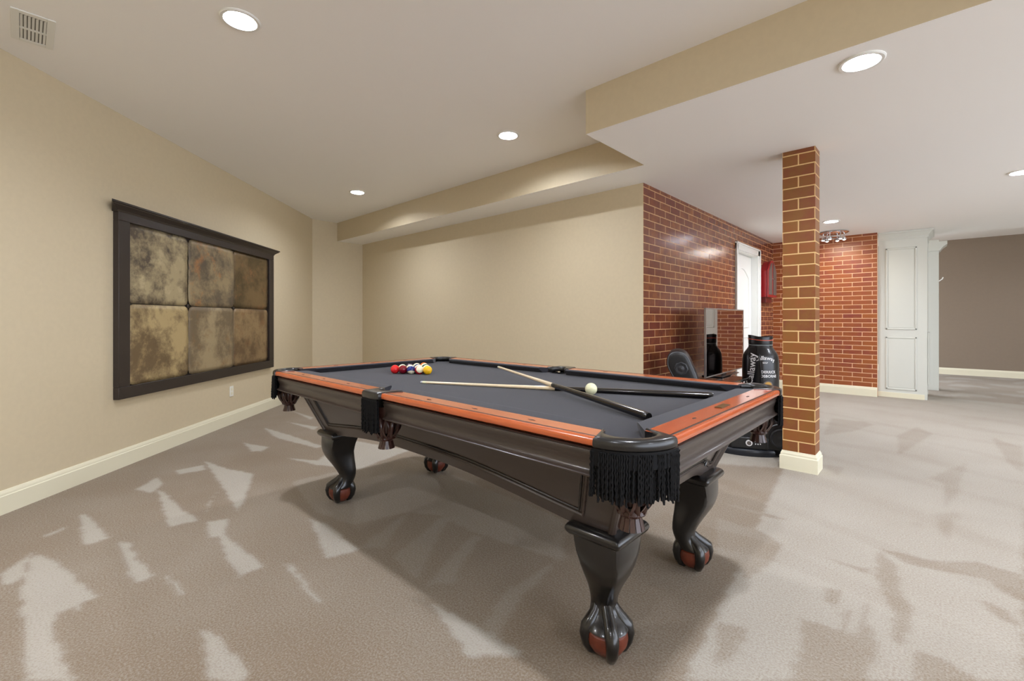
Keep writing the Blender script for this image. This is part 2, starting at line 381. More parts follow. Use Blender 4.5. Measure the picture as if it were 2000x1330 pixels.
# ------------------------------------------------------------------ floor
def in_poly(px, py, poly):
    inside = np.zeros(px.shape, bool); n = len(poly)
    for i in range(n):
        x0, y0 = poly[i]; x1, y1 = poly[(i + 1) % n]
        if y0 == y1: continue
        c = ((y0 > py) != (y1 > py)) & (px < (x1 - x0) * (py - y0) / (y1 - y0) + x0)
        inside ^= c
    return inside
def build_floor():
    fx = np.concatenate([np.arange(-8.2, -5.6, .1), np.arange(-5.6, 1.3, .016), np.arange(1.3, 4.61, .1)])
    fy = np.concatenate([np.arange(-2.4, -.2, .1), np.arange(-.2, 3.2, .014), np.arange(3.2, 7.0, .04), np.arange(7.0, 13.8, .1)])
    X, Y = np.meshgrid(fx, fy)
    def nz(x, y, s):
        return (np.sin(x * s + 1.3 * np.sin(y * s * .7)) + np.sin(y * s * 1.3 + 1.7 * np.sin(x * s * .9 + 2))) * .5
    jx = X + .005 * nz(X, Y, 31) + .004 * nz(Y, X, 83); jy = Y + .004 * nz(X, Y, 37) + .003 * nz(Y, X, 91)
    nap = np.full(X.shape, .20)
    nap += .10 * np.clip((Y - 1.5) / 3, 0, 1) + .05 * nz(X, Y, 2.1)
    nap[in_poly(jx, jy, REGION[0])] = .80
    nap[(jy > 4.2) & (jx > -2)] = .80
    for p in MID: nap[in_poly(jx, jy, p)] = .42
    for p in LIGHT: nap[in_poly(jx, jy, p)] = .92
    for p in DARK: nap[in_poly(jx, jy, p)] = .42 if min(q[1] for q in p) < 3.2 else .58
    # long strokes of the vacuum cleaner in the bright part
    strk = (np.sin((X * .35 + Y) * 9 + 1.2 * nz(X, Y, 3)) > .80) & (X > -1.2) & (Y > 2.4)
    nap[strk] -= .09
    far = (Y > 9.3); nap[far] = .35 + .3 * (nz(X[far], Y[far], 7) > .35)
    # soften a little
    k = nap.copy()
    k[1:-1, 1:-1] = (nap[1:-1, 1:-1] * 2 + nap[:-2, 1:-1] + nap[2:, 1:-1] + nap[1:-1, :-2] + nap[1:-1, 2:]) / 6
    ny, nx = X.shape
    co = np.stack([X, Y, np.zeros_like(X)], -1).reshape(-1, 3)
    idx = np.arange(ny * nx).reshape(ny, nx)
    q = np.stack([idx[:-1, :-1], idx[:-1, 1:], idx[1:, 1:], idx[1:, :-1]], -1).reshape(-1, 4)
    me = bpy.data.meshes.new('floor')
    me.vertices.add(len(co)); me.vertices.foreach_set('co', co.astype(np.float32).ravel())
    me.loops.add(q.size); me.loops.foreach_set('vertex_index', q.astype(np.int32).ravel())
    me.polygons.add(len(q)); me.polygons.foreach_set('loop_start', np.arange(0, q.size, 4, dtype=np.int32))
    me.update(calc_edges=True); me.validate()
    a = me.attributes.new('nap', 'FLOAT', 'POINT'); a.data.foreach_set('value', k.astype(np.float32).ravel())
    me.materials.append(M_carpet)
    o = bpy.data.objects.new('floor', me); C.objects.link(o)
    return struct(o)
build_floor()

# ------------------------------------------------------------------ ceilings with round openings for the cans
CAN_R = 0.078
MAIN_CANS = [(-2.76, 0.80), (-2.76, 2.91), (-5.40, 2.90), (-0.15, 0.80), (-2.76, -1.35), (-0.15, -1.35)]  # last two are unseen, continued from the grid because their light is needed
LOW_CANS = [(-0.28, 2.91), (-1.03, 7.37), (0.56, 6.06), (2.6, 3.3), (3.0, 7.0), (2.2, 0.9)]
FAR_CANS = [(2.0, 11.4)]  # unseen can, added out of view to light the far wall
def ceiling(name, poly, z, cans, sides=None):
    bm = bmesh.new()
    def loop(pts):
        vs = [bm.verts.new((x, y, z)) for x, y in pts]
        return [bm.edges.new((vs[i], vs[(i + 1) % len(vs)])) for i in range(len(vs))]
    es = loop(poly)
    for cx, cy in cans:
        es += loop([(cx + CAN_R * math.cos(2 * PI * k / 32), cy + CAN_R * math.sin(2 * PI * k / 32)) for k in range(32)])
    bmesh.ops.triangle_fill(bm, use_beauty=True, use_dissolve=False, edges=es, normal=(0, 0, -1))
    for f in bm.faces: f.material_index = 0
    if sides:                       # vertical tan faces above the lowered ceiling
        for (x0, y0), (x1, y1), zt in sides:
            vs = [bm.verts.new(p) for p in ((x0, y0, z), (x1, y1, z), (x1, y1, zt), (x0, y0, zt))]
            f = bm.faces.new(vs); f.material_index = 1
    me = bpy.data.meshes.new(name); bm.to_mesh(me); bm.free()
    me.materials.append(M_ceil); me.materials.append(M_wall)
    o = bpy.data.objects.new(name, me); C.objects.link(o)
    return struct(o)
wl = lambda y: -4.2 - y
ceiling('ceiling', [(wl(YR0), YR0), (1.0, YR0), (1.0, YN), (XN, YN), (XN, YS), (XL, YS), (XL, -4.2 - XL)], ZM, MAIN_CANS)
ceiling('ceiling_lowered', [(1.0, YR0), (XR, YR0), (XR, 9.7), (XB, 9.7), (XB, YB), (XL, YB), (XL, YS), (XN, YS), (XN, YN), (1.0, YN)], ZS, LOW_CANS,
        [((XL, YS), (XN, YS), ZM), ((XN, YS), (XN, YN), ZM), ((XN, YN), (1.0, YN), ZM), ((1.0, YN), (1.0, YR0), ZM), ((XB, 9.7), (XR, 9.7), ZF)])
ceiling('ceiling_far', [(XB, 9.7), (XR, 9.7), (XR, YFAR), (XB, YFAR)], ZF, FAR_CANS)

# ------------------------------------------------------------------ walls
def slab(name, p0, p1, z0, z1, m, thick=0.12, side=1, uv=None, holes=None, caps=(0, 1)):
    """upright wall from p0 to p1 (its room face), thickness on the far side"""
    p0 = Vector(p0); p1 = Vector(p1); d = (p1 - p0); L = d.length; d.normalize(); nrm = Vector((-d.y, d.x)) * side * thick
    bm = bmesh.new(); uvl = bm.loops.layers.uv.new('UVMap')
    def quad(u0, u1, a, b):
        for off in (Vector((0, 0)), nrm):
            vs = []
            for u, z in ((u0, a), (u1, a), (u1, b), (u0, b)):
                q = p0 + d * u + off; vs.append(bm.verts.new((q.x, q.y, z)))
            f = bm.faces.new(vs)
            for l, (u, z) in zip(f.loops, ((u0, a), (u1, a), (u1, b), (u0, b))): l[uvl].uv = (u, z)
    if holes:
        h0, h1, hz = holes
        quad(0, h0, z0, z1); quad(h1, L, z0, z1); quad(h0, h1, hz, z1)
    else: quad(0, L, z0, z1)
    for ci in caps:
        u = (0, L)[ci]
        vs = []
        for off, z in ((Vector((0, 0)), z0), (nrm, z0), (nrm, z1), (Vector((0, 0)), z1)):
            q = p0 + d * u + off; vs.append(bm.verts.new((q.x, q.y, z)))
        f = bm.faces.new(vs)
    bmesh.ops.remove_doubles(bm, verts=bm.verts, dist=1e-5)
    bmesh.ops.recalc_face_normals(bm, faces=bm.faces)
    me = bpy.data.meshes.new(name); bm.to_mesh(me); bm.free(); me.materials.append(m)
    o = bpy.data.objects.new(name, me); C.objects.link(o); return struct(o)
slab('wall_left', (wl(YR0), YR0), (XL, -4.2 - XL), 0, ZM + .02, M_wall, side=1)
slab('wall_corner', (XL, -4.2 - XL), (XL, YB), 0, ZM + .02, M_wall, side=1)
slab('wall_back', (XL, YB), (XB, YB), 0, ZM + .02, M_wall, side=1, caps=(0,))
DY0, DY1, DZ = 6.86, 7.86, 2.17      # door opening in the brick wall
slab('wall_brick', (XB, YB), (XB, YE), 0, ZS + .02, M_brick_wall, side=1, holes=(DY0 - YB, DY1 - YB, DZ), caps=())
slab('wall_end', (XB, YE), (-.655, YE), 0, ZS + .02, M_brick_back, side=1)
slab('wall_far', (XB, YFAR), (XR, YFAR), 0, ZF + .02, M_far, side=1)
slab('wall_right', (XR, YFAR), (XR, 7.4), 0, ZM + .02, M_wall, side=1)
slab('wall_rear', (XR, YR0), (wl(YR0), YR0), 0, ZM + .02, M_wall, side=1)

# baseboards
BB = [(0, 0), (-.018, 0), (-.018, .108), (-.013, .112), (-.013, .122), (-.009, .130), (-.006, .139), (0, .141)]
def baseboard(name, p0, p1, nrm, prof=BB, m=M_trim):
    mb = MB(); mb.extrude(prof, (p0[0], p0[1], 0), (p1[0], p1[1], 0), (nrm[0], nrm[1], 0))
    return struct(mb.build(name, m))
s2 = 2 ** -.5
baseboard('baseboard_left', (wl(YR0), YR0), (XL, -4.2 - XL), (s2, s2))
baseboard('baseboard_corner', (XL, -4.2 - XL), (XL, YB), (1, 0))
baseboard('baseboard_back', (XL, YB), (XB, YB), (0, -1))
baseboard('baseboard_brick', (XB, YB), (XB, DY0 - .09), (1, 0))
baseboard('baseboard_brick', (XB, DY1 + .09), (XB, YE), (1, 0))
baseboard('baseboard_end', (XB, YE), (-.655, YE), (0, -1))
baseboard('baseboard_far', (XB, YFAR), (XR, YFAR), (0, -1))
baseboard('baseboard_right', (XR, 7.4), (XR, YFAR), (-1, 0))
baseboard('baseboard_rear', (wl(YR0), YR0), (XR, YR0), (0, 1))

# door in the brick wall
d = bpy.data.objects.new('door_1', None); C.objects.link(d); d.location = (XB, (DY0 + DY1) / 2, 0); struct(d)
hw = (DY1 - DY0) / 2
mb = MB()                          # jamb lining, local frame: x along +X (into room), y along wall
mb.box((-.115, -hw, 0), (0.0, -hw + .02, DZ)); mb.box((-.115, hw - .02, 0), (0.0, hw, DZ)); mb.box((-.115, -hw, DZ - .02), (0, hw, DZ))
mb.build('door_jamb', M_white, d)
mb = MB()
for a, b_ in (((0.0, -hw - .075, 0), (.02, -hw + .008, DZ + .08)), ((0.0, hw - .008, 0), (.02, hw + .075, DZ + .08)), ((0.0, -hw - .075, DZ - .008), (.02, hw + .075, DZ + .08))): mb.box(a, b_)
for a, b_ in (((0.02, -hw - .085, 0), (.034, -hw - .06, DZ + .095)), ((0.02, hw + .06, 0), (.034, hw + .085, DZ + .095)), ((0.0, -hw - .085, DZ + .07), (.034, hw + .085, DZ + .095))): mb.box(a, b_)
mb.build('door_casing', M_white, d, bevel=.004)
leaf = MB().box((-.115, -hw + .022, .01), (-.08, hw - .022, DZ - .022)).build('door_leaf', M_white, d, bevel=.003)
def arch_loop(x, y0, y1, z0, z1, rise):
    pts = [(x, y0, z0), (x, y1, z0), (x, y1, z1)]
    for k in range(1, 12):
        t = k / 12; pts.append((x, y1 + (y0 - y1) * t, z1 + rise * math.sin(PI * t)))
    pts.append((x, y0, z1)); return pts
for nm, (z0, z1, rise) in {'door_panel': (1.05, 1.80, .14), 'door_panel.001': (.22, .90, 0)}.items():
    MB().tube(arch_loop(-.078, -.33, .33, z0, z1, rise), .009, n=6, closed=True).build('door_panel', M_white, leaf)
mb = MB(); mb.lathe([(.0, 0), (.028, .0), (.03, .012), (.02, .02), (.012, .03), (.012, .045), (.027, .055), (.03, .07), (.02, .082), (0, .085)], axis='y', n=20)
k_ = mb.build('door_knob', M_chrome, leaf, loc=(-.08, -.40, 1.10), rot=(0, 0, R(-90)))
k_['label'] = 'silver knob'

# ------------------------------------------------------------------ recessed lamps
def can_light(x, y, z, label, group, first=[None]):
    loc = (x, y, z)
    if first[0] is None:
        t = thing('recessed_light', label, 'ceiling light', loc, 0, group)
        MB().lathe([(.100, .0), (.100, -.004), (.094, -.009), (.080, -.009), (.0745, -.004), (.0745, .002)], n=40).build('trim_ring', M_white, t)
        MB().lathe([(.0765, .0), (.0765, .004), (.070, .05), (.066, .052)], n=40).build('reflector', M_can, t)
        mb = MB(); mb.lathe([(.066, .040), (.062, .030), (.045, .018), (.022, .012), (.0005, .010)], n=32); mb.build('lens', M_lens, t)
        MB().lathe([(.078, .0), (.078, .09), (.0, .09)], n=24).build('housing', M_white, t)
        first[0] = t
        return t
    s = first[0]; t = s.copy(); C.objects.link(t); t.location = loc; t['label'] = label; t['group'] = group
    for ch in s.children:
        c = ch.copy(); C.objects.link(c); c.parent = t
    return t
GM = 'recessed ceiling lights'
ml = ['round lit ceiling light at upper left, the biggest one, nearest the ceiling vent', 'round lit ceiling light in the white ceiling above the middle of the pool table', 'small far round ceiling light near the corner of the tan walls',
      'round ceiling light of the raised ceiling to the right of the camera', 'unseen round ceiling light behind the camera on the left', 'unseen round ceiling light behind the camera on the right']
for (x, y), l in zip(MAIN_CANS, ml): can_light(x, y, ZM, l, GM)
ll = ['round lit light in the lowered ceiling beside the tan beam at upper right', 'small lit ceiling light right of the brick column above the chrome fixture', 'ceiling light at the right edge of the picture in the lowered ceiling',
      'round ceiling light of the lowered ceiling beyond the right edge, nearer the beam', 'round ceiling light of the lowered ceiling beyond the right edge, near the far room', 'round ceiling light beyond the right edge beside the camera']
for (x, y), l in zip(LOW_CANS, ll): can_light(x, y, ZS, l, GM)
can_light(FAR_CANS[0][0], FAR_CANS[0][1], ZF, 'unseen round ceiling light added to light the far taupe room', GM)

# ------------------------------------------------------------------ ceiling vent
v = thing('ceiling_vent', 'white ceiling air register with grey louvres at the upper left corner', 'vent', (-3.70, .035, ZM), R(0))
mb = MB(); mb.box((-.19, -.085, -.006), (.19, -.052, 0)); mb.box((-.19, .052, -.006), (.19, .085, 0)); mb.box((-.19, -.052, -.006), (-.155, .052, 0)); mb.box((.155, -.052, -.006), (.19, .052, 0)); mb.box((-.02, -.052, -.006), (.0, .052, -.001))
mb.build('vent_frame', M_white, v, bevel=.002)
MB().box((-.155, -.052, -.0015), (.155, .052, -.0005)).build('grille', M_grille, v)
for k in range(7):
    y = -.045 + k * .015
    mb = MB(); mb.add([(-.15, y - .005, -.006), (.15, y - .005, -.006), (.15, y + .005, -.002), (-.15, y + .005, -.002)], [(0, 1, 2, 3)]); mb.box((-.15, y - .005, -.0065), (.15, y - .003, -.0055))
    mb.build('louvre', M_white, v)

# ------------------------------------------------------------------ brick column
col = thing('brick_column', 'square painted brick column standing on a cream base beside the pool table', 'column', (-.779, 4.168, 0))
def column_mesh():
    x, y = .109, .085
    bm = bmesh.new(); uvl = bm.loops.layers.uv.new('UVMap')
    faces = [(((-x, -y), (x, -y)), (0.0, .218)), (((x, -y), (x, y)), (.012, .097)), (((x, y), (-x, y)), (0, .218)), (((-x, y), (-x, -y)), (.012, .097))]
    for ((x0, y0), (x1, y1)), (u0, u1) in faces:
        vs = [bm.verts.new(p) for p in ((x0, y0, .0), (x1, y1, .0), (x1, y1, ZS), (x0, y0, ZS))]
        f = bm.faces.new(vs)
        for l, uvv in zip(f.loops, ((u0, .0), (u1, .0), (u1, ZS), (u0, ZS))): l[uvl].uv = (uvv[0], uvv[1] + .032)
    me = bpy.data.meshes.new('shaft'); bm.to_mesh(me); bm.free(); me.materials.append(M_brick_col)
    o = bpy.data.objects.new('shaft', me); C.objects.link(o); o.parent = col
column_mesh()
mb = MB()
def base_ring(e, z): return [(-.109 - e, -.085 - e, z), (.109 + e, -.085 - e, z), (.109 + e, .085 + e, z), (-.109 - e, .085 + e, z)]
mb.loft([base_ring(.018, 0), base_ring(.018, .105), base_ring(.012, .112), base_ring(.012, .124), base_ring(.007, .132), base_ring(.005, .141), base_ring(0, .143)], cap=False)
mb.build('column_base', M_trim, col, smooth=20)

# ------------------------------------------------------------------ white panelled cabinet at the end of the brick wall
CX0, CX1, CY = -.650, -.095, 8.92
cab = thing('built_in_cabinet', 'tall white panelled built-in cabinet right of the far brick wall', 'cabinet', ((CX0 + CX1) / 2, CY, 0))
w = (CX1 - CX0) / 2
MB().box((-w, 0, .0), (w, .75, ZS - .005)).build('carcass', M_cab, cab, bevel=.003)
def panel(z0, z1):
    mb = MB()
    a, b_ = -.19, .165
    for (x0, x1, zz0, zz1) in ((a, b_, z0, z0 + .022), (a, b_, z1 - .022, z1), (a, a + .022, z0, z1), (b_ - .022, b_, z0, z1)):
        mb.box((x0, -.010, zz0), (x1, .004, zz1))
    mb.box((a + .03, -.004, z0 + .03), (b_ - .03, .004, z1 - .03))
    return mb.build('panel_moulding', M_cab, cab, bevel=.005)
panel(1.02, 2.24); panel(.12, .91)
mb = MB()
prof = [(0, 0), (0, 0), (-.01, .0), (-.012, .03), (-.03, .055), (-.055, .085), (-.07, .092), (-.07, .115), (0, .115)]
mb.loft([[(-w, o, ZS - .118 + z), (w - o, o, ZS - .118 + z), (w - o, .75, ZS - .118 + z), (-w, .75, ZS - .118 + z)] for o, z in prof[1:-1]])
mb.build('crown_moulding', M_cab, cab, smooth=20)
MB().box((-w - .003, -.012, 0), (w - .03, .002, .075)).build('plinth', M_trim, cab)
dd = MB().box((w + .002, .03, .22), (w + .022, .55, .98)).build('side_door', M_cab, cab, bevel=.003)
# second cabinet deeper in
cab2 = thing('built_in_cabinet', 'narrow pale pilaster of the built-in cabinet in front of the dark taupe wall', 'cabinet', (-.02, 10.25, 0))
MB().box((-.2, 0, 0), (.05, .3, 2.30)).build('carcass', M_cab, cab2, bevel=.003)
mb = MB(); pr = [(0, 0), (-.012, 0), (-.03, .03), (-.05, .06), (-.085, .09), (-.10, .10), (-.10, .15), (0, .15)]
mb.extrude(pr, (.05, -.03, 2.30), (.05, .3, 2.30), (1, 0, 0)); mb.box((-.2, -.03, 2.30), (.05, .3, 2.48))
mb.build('crown_moulding', M_cab, cab2)
MB().tube([(.05, -.005, 1.80), (.09, -.03, 1.83), (.10, -.03, 1.86)], .008, n=8).build('hook', M_white, cab2)

# ------------------------------------------------------------------ chrome ceiling fixture near the far brick wall
fx = thing('ceiling_fixture', 'chrome ceiling fixture with small bright bulbs behind the brick column', 'ceiling light', (-1.13, 8.30, ZS))
MB().lathe([(0, -.001), (.17, -.001), (.19, -.012), (.17, -.025), (.0, -.030)], n=40).build('ceiling_plate', M_chrome, fx)
MB().tube([(.13 * math.cos(2 * PI * k / 40), .13 * math.sin(2 * PI * k / 40), -.085) for k in range(40)], .010, n=8, closed=True).build('ring', M_chrome, fx)
M_bulb = emit('halogen_bulb', (1.0, .93, .82, 1), 160)
for k in range(6):
    q = 2 * PI * k / 6 + .3; x, y = .13 * math.cos(q), .13 * math.sin(q)
    mb = MB(); mb.tube([(x, y, -.02), (x, y, -.085)], .006, n=8); mb.lathe([(.0, -.08), (.015, -.08), (.030, -.115), (.034, -.125)], c=(x, y, 0), n=16)
    a = mb.build('lamp_arm', M_chrome, fx)
    MB().lathe([(0, -.098), (.016, -.103), (.020, -.115), (.014, -.126), (0, -.130)], c=(x, y, 0), n=16).build('bulb', M_bulb, a)

# ------------------------------------------------------------------ framed metal tiles on the left wall
def on_left(s, z):         # point on the left wall at distance s along it
    # wall: x + y = -4.2 ; s = (y - x)/sqrt2
    y = (s * 2 ** .5 - 4.2) / 2; return (-4.2 - y, y, z)
p = on_left(4.86, 0)
art = thing('wall_art', 'large dark framed panel of six weathered metal tiles on the left tan wall', 'wall art', (p[0], p[1], 0), R(-45) + PI)
# local: +x along wall towards the camera side? rotate so that local -y points into the room
art.rotation_euler = (0, 0, R(135))     # local +x points along +s
# local +y = left of +x = (-,-) = into the wall, so -y is the room side
W0, W1, Z0, Z1 = 3.635 - 4.86, 6.10 - 4.86, .545, 2.02
I0, I1, J0, J1 = 3.745 - 4.86, 5.985 - 4.86, .640, 1.945
mb = MB()
for a, b_ in (((W0, -.045, Z0), (W1, 0, J0)), ((W0, -.045, J1), (W1, 0, Z1)), ((W0, -.045, J0), (I0, 0, J1)), ((I1, -.045, J0), (W1, 0, J1))): mb.box(a, b_)
mb.build('frame', M_frame, art, bevel=.003)
mb = MB()
cp = [(0, 0), (-.047, 0), (-.052, .012), (-.07, .03), (-.088, .042), (-.09, .05), (-.10, .052), (-.10, .066), (0, .066)]
r0 = [(W0 - .01 - 2.2 * max(0, -o - .045), o, Z1 - .01 + z) for o, z in cp]; r1 = [(W1 + max(0, -o - .045), o, Z1 - .01 + z) for o, z in cp]
mb.loft([r0, r1]); mb.build('cornice', M_frame, art, smooth=20)
MB().box((I0, -.012, J0), (I1, -.002, J1)).build('backing', M_frame, art)
def tile_mat(i, c1, c2, c3):
    m = bpy.data.materials.new('weathered_metal_%s' % 'abcdef'[i]); m.use_nodes = True
    nt = m.node_tree; b = nt.nodes['Principled BSDF']
    tc = nt.nodes.new('ShaderNodeTexCoord'); mp = nt.nodes.new('ShaderNodeMapping'); mp.inputs['Location'].default_value = (i * 3.7, i * 1.9, i * 5.1)
    nt.links.new(tc.outputs['Object'], mp.inputs[0])
    n1 = nt.nodes.new('ShaderNodeTexNoise'); n1.inputs['Scale'].default_value = 2.6; n1.inputs['Detail'].default_value = 9; n1.inputs['Roughness'].default_value = .72; n1.inputs['Distortion'].default_value = .15
    n2 = nt.nodes.new('ShaderNodeTexNoise'); n2.inputs['Scale'].default_value = 5; n2.inputs['Detail'].default_value = 10; n2.inputs['Roughness'].default_value = .7
    nt.links.new(mp.outputs[0], n1.inputs[0]); nt.links.new(mp.outputs[0], n2.inputs[0])
    rp = nt.nodes.new('ShaderNodeValToRGB'); rp.color_ramp.elements[0].position = .42; rp.color_ramp.elements[1].position = .57
    rp.color_ramp.elements[0].color = c1; rp.color_ramp.elements[1].color = c2
    nt.links.new(n1.outputs[0], rp.inputs[0])
    mr = nt.nodes.new('ShaderNodeMapRange'); mr.inputs[1].default_value = .55; mr.inputs[2].default_value = .68; mr.inputs[4].default_value = .7
    nt.links.new(n2.outputs[0], mr.inputs[0])
    mx = nt.nodes.new('ShaderNodeMix'); mx.data_type = 'RGBA'; mx.inputs[7].default_value = c3
    nt.links.new(mr.outputs[0], mx.inputs[0]); nt.links.new(rp.outputs[0], mx.inputs[6]); nt.links.new(mx.outputs[2], b.inputs['Base Color'])
    b.inputs['Metallic'].default_value = .12
    rr = nt.nodes.new('ShaderNodeMapRange'); rr.inputs[3].default_value = .35; rr.inputs[4].default_value = .65
    nt.links.new(n2.outputs[0], rr.inputs[0]); nt.links.new(rr.outputs[0], b.inputs['Roughness'])
    bp = nt.nodes.new('ShaderNodeBump'); bp.inputs['Strength'].default_value = .35; bp.inputs['Distance'].default_value = .01
    nt.links.new(n2.outputs[0], bp.inputs['Height']); nt.links.new(bp.outputs[0], b.inputs['Normal'])
    return m
cols = [(srgb(88, 76, 62), srgb(178, 162, 126), srgb(206, 190, 150)), (srgb(98, 86, 70), srgb(156, 138, 104), srgb(184, 122, 66)), (srgb(76, 62, 36), srgb(112, 90, 58), srgb(150, 104, 66)),
        (srgb(112, 92, 64), srgb(186, 164, 118), srgb(104, 84, 60)), (srgb(118, 102, 78), srgb(166, 148, 114), srgb(140, 110, 72)), (srgb(104, 82, 56), srgb(146, 122, 86), srgb(128, 92, 58))]
cx = [I0, 4.462 - 4.86, 5.215 - 4.86, I1]; cz = [(1.300, J1), (J0, 1.294)]
rnd = random.Random(3)
names_ = ['pale dented tile with a dark patch', 'rust-streaked tile', 'dark olive tile', 'golden tile', 'dull greenish tile', 'brown tile']
for r_ in range(2):
    for c_ in range(3):
        i = r_ * 3 + c_; x0, x1 = cx[c_] + .003, cx[c_ + 1] - .003; z0, z1 = cz[r_]
        nx_, nz_ = 14, 14; vs = []; fs = []
        for a in range(nz_ + 1):
            for b_ in range(nx_ + 1):
                u, t = b_ / nx_, a / nz_
                ex = min(u, 1 - u, t, 1 - t)
                jx = (rnd.random() - .5) * .006 if ex == 0 else 0
                cut = .014 if (u in (0, 1) and t in (0, 1)) else 0
                vs.append((x0 + (x1 - x0) * u + jx + (cut if u == 0 else -cut if u == 1 else 0), -.020 - .0012 * min(1, ex * 14) + (rnd.random() - .5) * .0035, z0 + (z1 - z0) * t + (cut if t == 0 else -cut if t == 1 else jx)))
        for a in range(nz_):
            for b_ in range(nx_):
                q = a * (nx_ + 1) + b_; fs.append((q, q + 1, q + nx_ + 2, q + nx_ + 1))
        mb = MB(); mb.add(vs, fs)
        t = mb.build('metal_tile', tile_mat(i, *cols[i]), art, smooth=60)
        so = t.modifiers.new('solid', 'SOLIDIFY'); so.thickness = .006; so.offset = 1
        t['label'] = names_[i]
for c_ in (1, 2):
    MB().lathe([(0, -.004), (.012, -.003), (.018, 0), (.018, .012)], axis='y', n=16, c=(cx[c_], -.024, 1.297)).build('nail_boss', M_frame, art)
# outlet
p = on_left(5.213, .365)
ou = thing('power_outlet', 'small white wall outlet below the framed tiles', 'outlet', p, R(135))
MB().box((-.036, -.006, -.058), (.036, 0, .058)).build('cover_plate', M_plate, ou, bevel=.003)
for z in (-.022, .022):
    MB().box((-.016, -.008, z - .014), (.016, -.005, z + .014)).build('socket', M_trim, ou, bevel=.002)

# ------------------------------------------------------------------ pool table
TX, TY = -1.83, 1.78
tb = thing('pool_table', 'large pool table with black cloth, orange wood rails and black claw feet', 'pool table', (TX, TY, 0))
HX, HY = 1.31, .725
ZT = .847
rail_prof = [(.10, .800), (.10, .8465), (.022, .8485), (.019, .846), (.015, .849), (.006, .848), (.001, .842), (0, .835), (.001, .827), (.006, .823), (.03, .821)]
inlay = [(.0240, .8492), (.0190, .8496), (.0165, .8486), (.0165, .844), (.0235, .845)]
def mitred(mb, prof, p0, p1, out, e0, e1, mi=0):
    """sweep with ends that recede with o: e0,e1 = extra trim per o at each end"""
    P0 = Vector(p0); P1 = Vector(p1); out = Vector(out); d = (P1 - P0).normalized()
    r0 = [tuple(P0 - out * o + d * e0(o) + Vector((0, 0, z))) for o, z in prof]
    r1 = [tuple(P1 - out * o - d * e1(o) + Vector((0, 0, z))) for o, z in prof]
    mb.loft([r0, r1], mi=mi)
cor = lambda o: (.026 * o / .10) if o <= .1001 else (.026 + 1.2 * (o - .10))
sid = lambda o: (.012 * o / .10) if o <= .1001 else (.012 + .5 * (o - .10))
cush = [(.10, .818), (.10, .8462), (.155, .8500), (.163, .8490), (.166, .8455), (.164, .840), (.150, .828), (.140, .8155), (.12, .8155)]
cove = [(.060, .822), (.034, .822), (.034, .8155), (.015, .8150), (.011, .812), (.018, .807), (.016, .803), (.015, .797), (.020, .785), (.026, .770), (.026, .757), (.021, .746), (.014, .742), (.010, .739), (.011, .735), (.016, .732), (.08, .732)]
zero = lambda o: 0.0
segs = []
for sy in (-1, 1):
    segs.append(((-1.15, sy * HY, 0), (-.064, sy * HY, 0), (0, sy, 0), cor, sid))
    segs.append(((.064, sy * HY, 0), (1.15, sy * HY, 0), (0, sy, 0), sid, cor))
for sx in (-1, 1):
    segs.append(((sx * HX, -.575, 0), (sx * HX, .575, 0), (sx, 0, 0), cor, cor))
for p0, p1, out, e0, e1 in segs:
    long = abs(out[1]) > 0
    mb = MB(); mitred(mb, rail_prof, p0, p1, out, e0, e1)
    mb.m[-1] = mb.m[-2] = 1        # black facing on the cut ends
    rail = mb.build('rail', [M_rail if long else M_railY, M_iron], tb, smooth=40)
    mb = MB(); mitred(mb, inlay, p0, p1, out, e0, e1); mb.build('inlay_line', M_inlay, rail, smooth=0)
    mb = MB(); mitred(mb, cush, p0, p1, out, e0, e1); mb.build('cushion', M_cloth, tb, smooth=50)
    mb = MB(); mitred(mb, cove, p0, p1, out, zero, zero)
    mb.build('apron', M_body if long else M_bodyY, tb, smooth=40)
    # sights set into the rail
    P0, P1, O = Vector(p0), Vector(p1), Vector(out); dv = (P1 - P0).normalized(); L = (P1 - P0).length
    for k in (1, 2, 3):
        if long: c = P0 + dv * (L * k / 4)
        else: c = P0 + dv * (L * k / 4)
        c = c - O * .058
        vs = [c + dv * .016, c + O * .006, c - dv * .016, c - O * .006]
        mb = MB(); mb.add([(q.x, q.y, .8483) for q in vs] + [(q.x, q.y, .8468) for q in vs], [(0, 1, 2, 3), (7, 6, 5, 4), (0, 4, 5, 1), (1, 5, 6, 2), (2, 6, 7, 3), (3, 7, 4, 0)])
        mb.build('sight', M_inlay, rail, smooth=0)
# maker's plate on the near end rail
pl = MB().box((HX - .075, -.055, .8470), (HX - .047, .035, .8505)).build('name_plate', mat('bronze_plate', srgb(98, 74, 44), .35, metal=.6), tb, bevel=.001)
# lettering of the plate is too worn to read: short raised strokes only
mb = MB()
for k in range(7): mb.box((HX - .068, -.045 + k * .011, .8504), (HX - .054, -.040 + k * .011, .8509))
mb.build('raised_strokes', mat('worn_brass', srgb(140, 112, 66), .35, metal=.7), pl, smooth=0)
# bed
bed = [(1.252, .60), (1.185, .665), (.06, .64), (.05, .60), (-.05, .60), (-.06, .64), (-1.185, .665), (-1.252, .60), (-1.252, -.60), (-1.185, -.665), (-.06, -.64), (-.05, -.60), (.05, -.60), (.06, -.64), (1.185, -.665), (1.252, -.60)]
MB().prism(bed, .790, .8155).build('bed_cloth', M_cloth, tb, smooth=0)
MB().box((-1.16, -.58, .735), (1.16, .58, .7895)).build('slate_frame', M_black, tb, smooth=0)

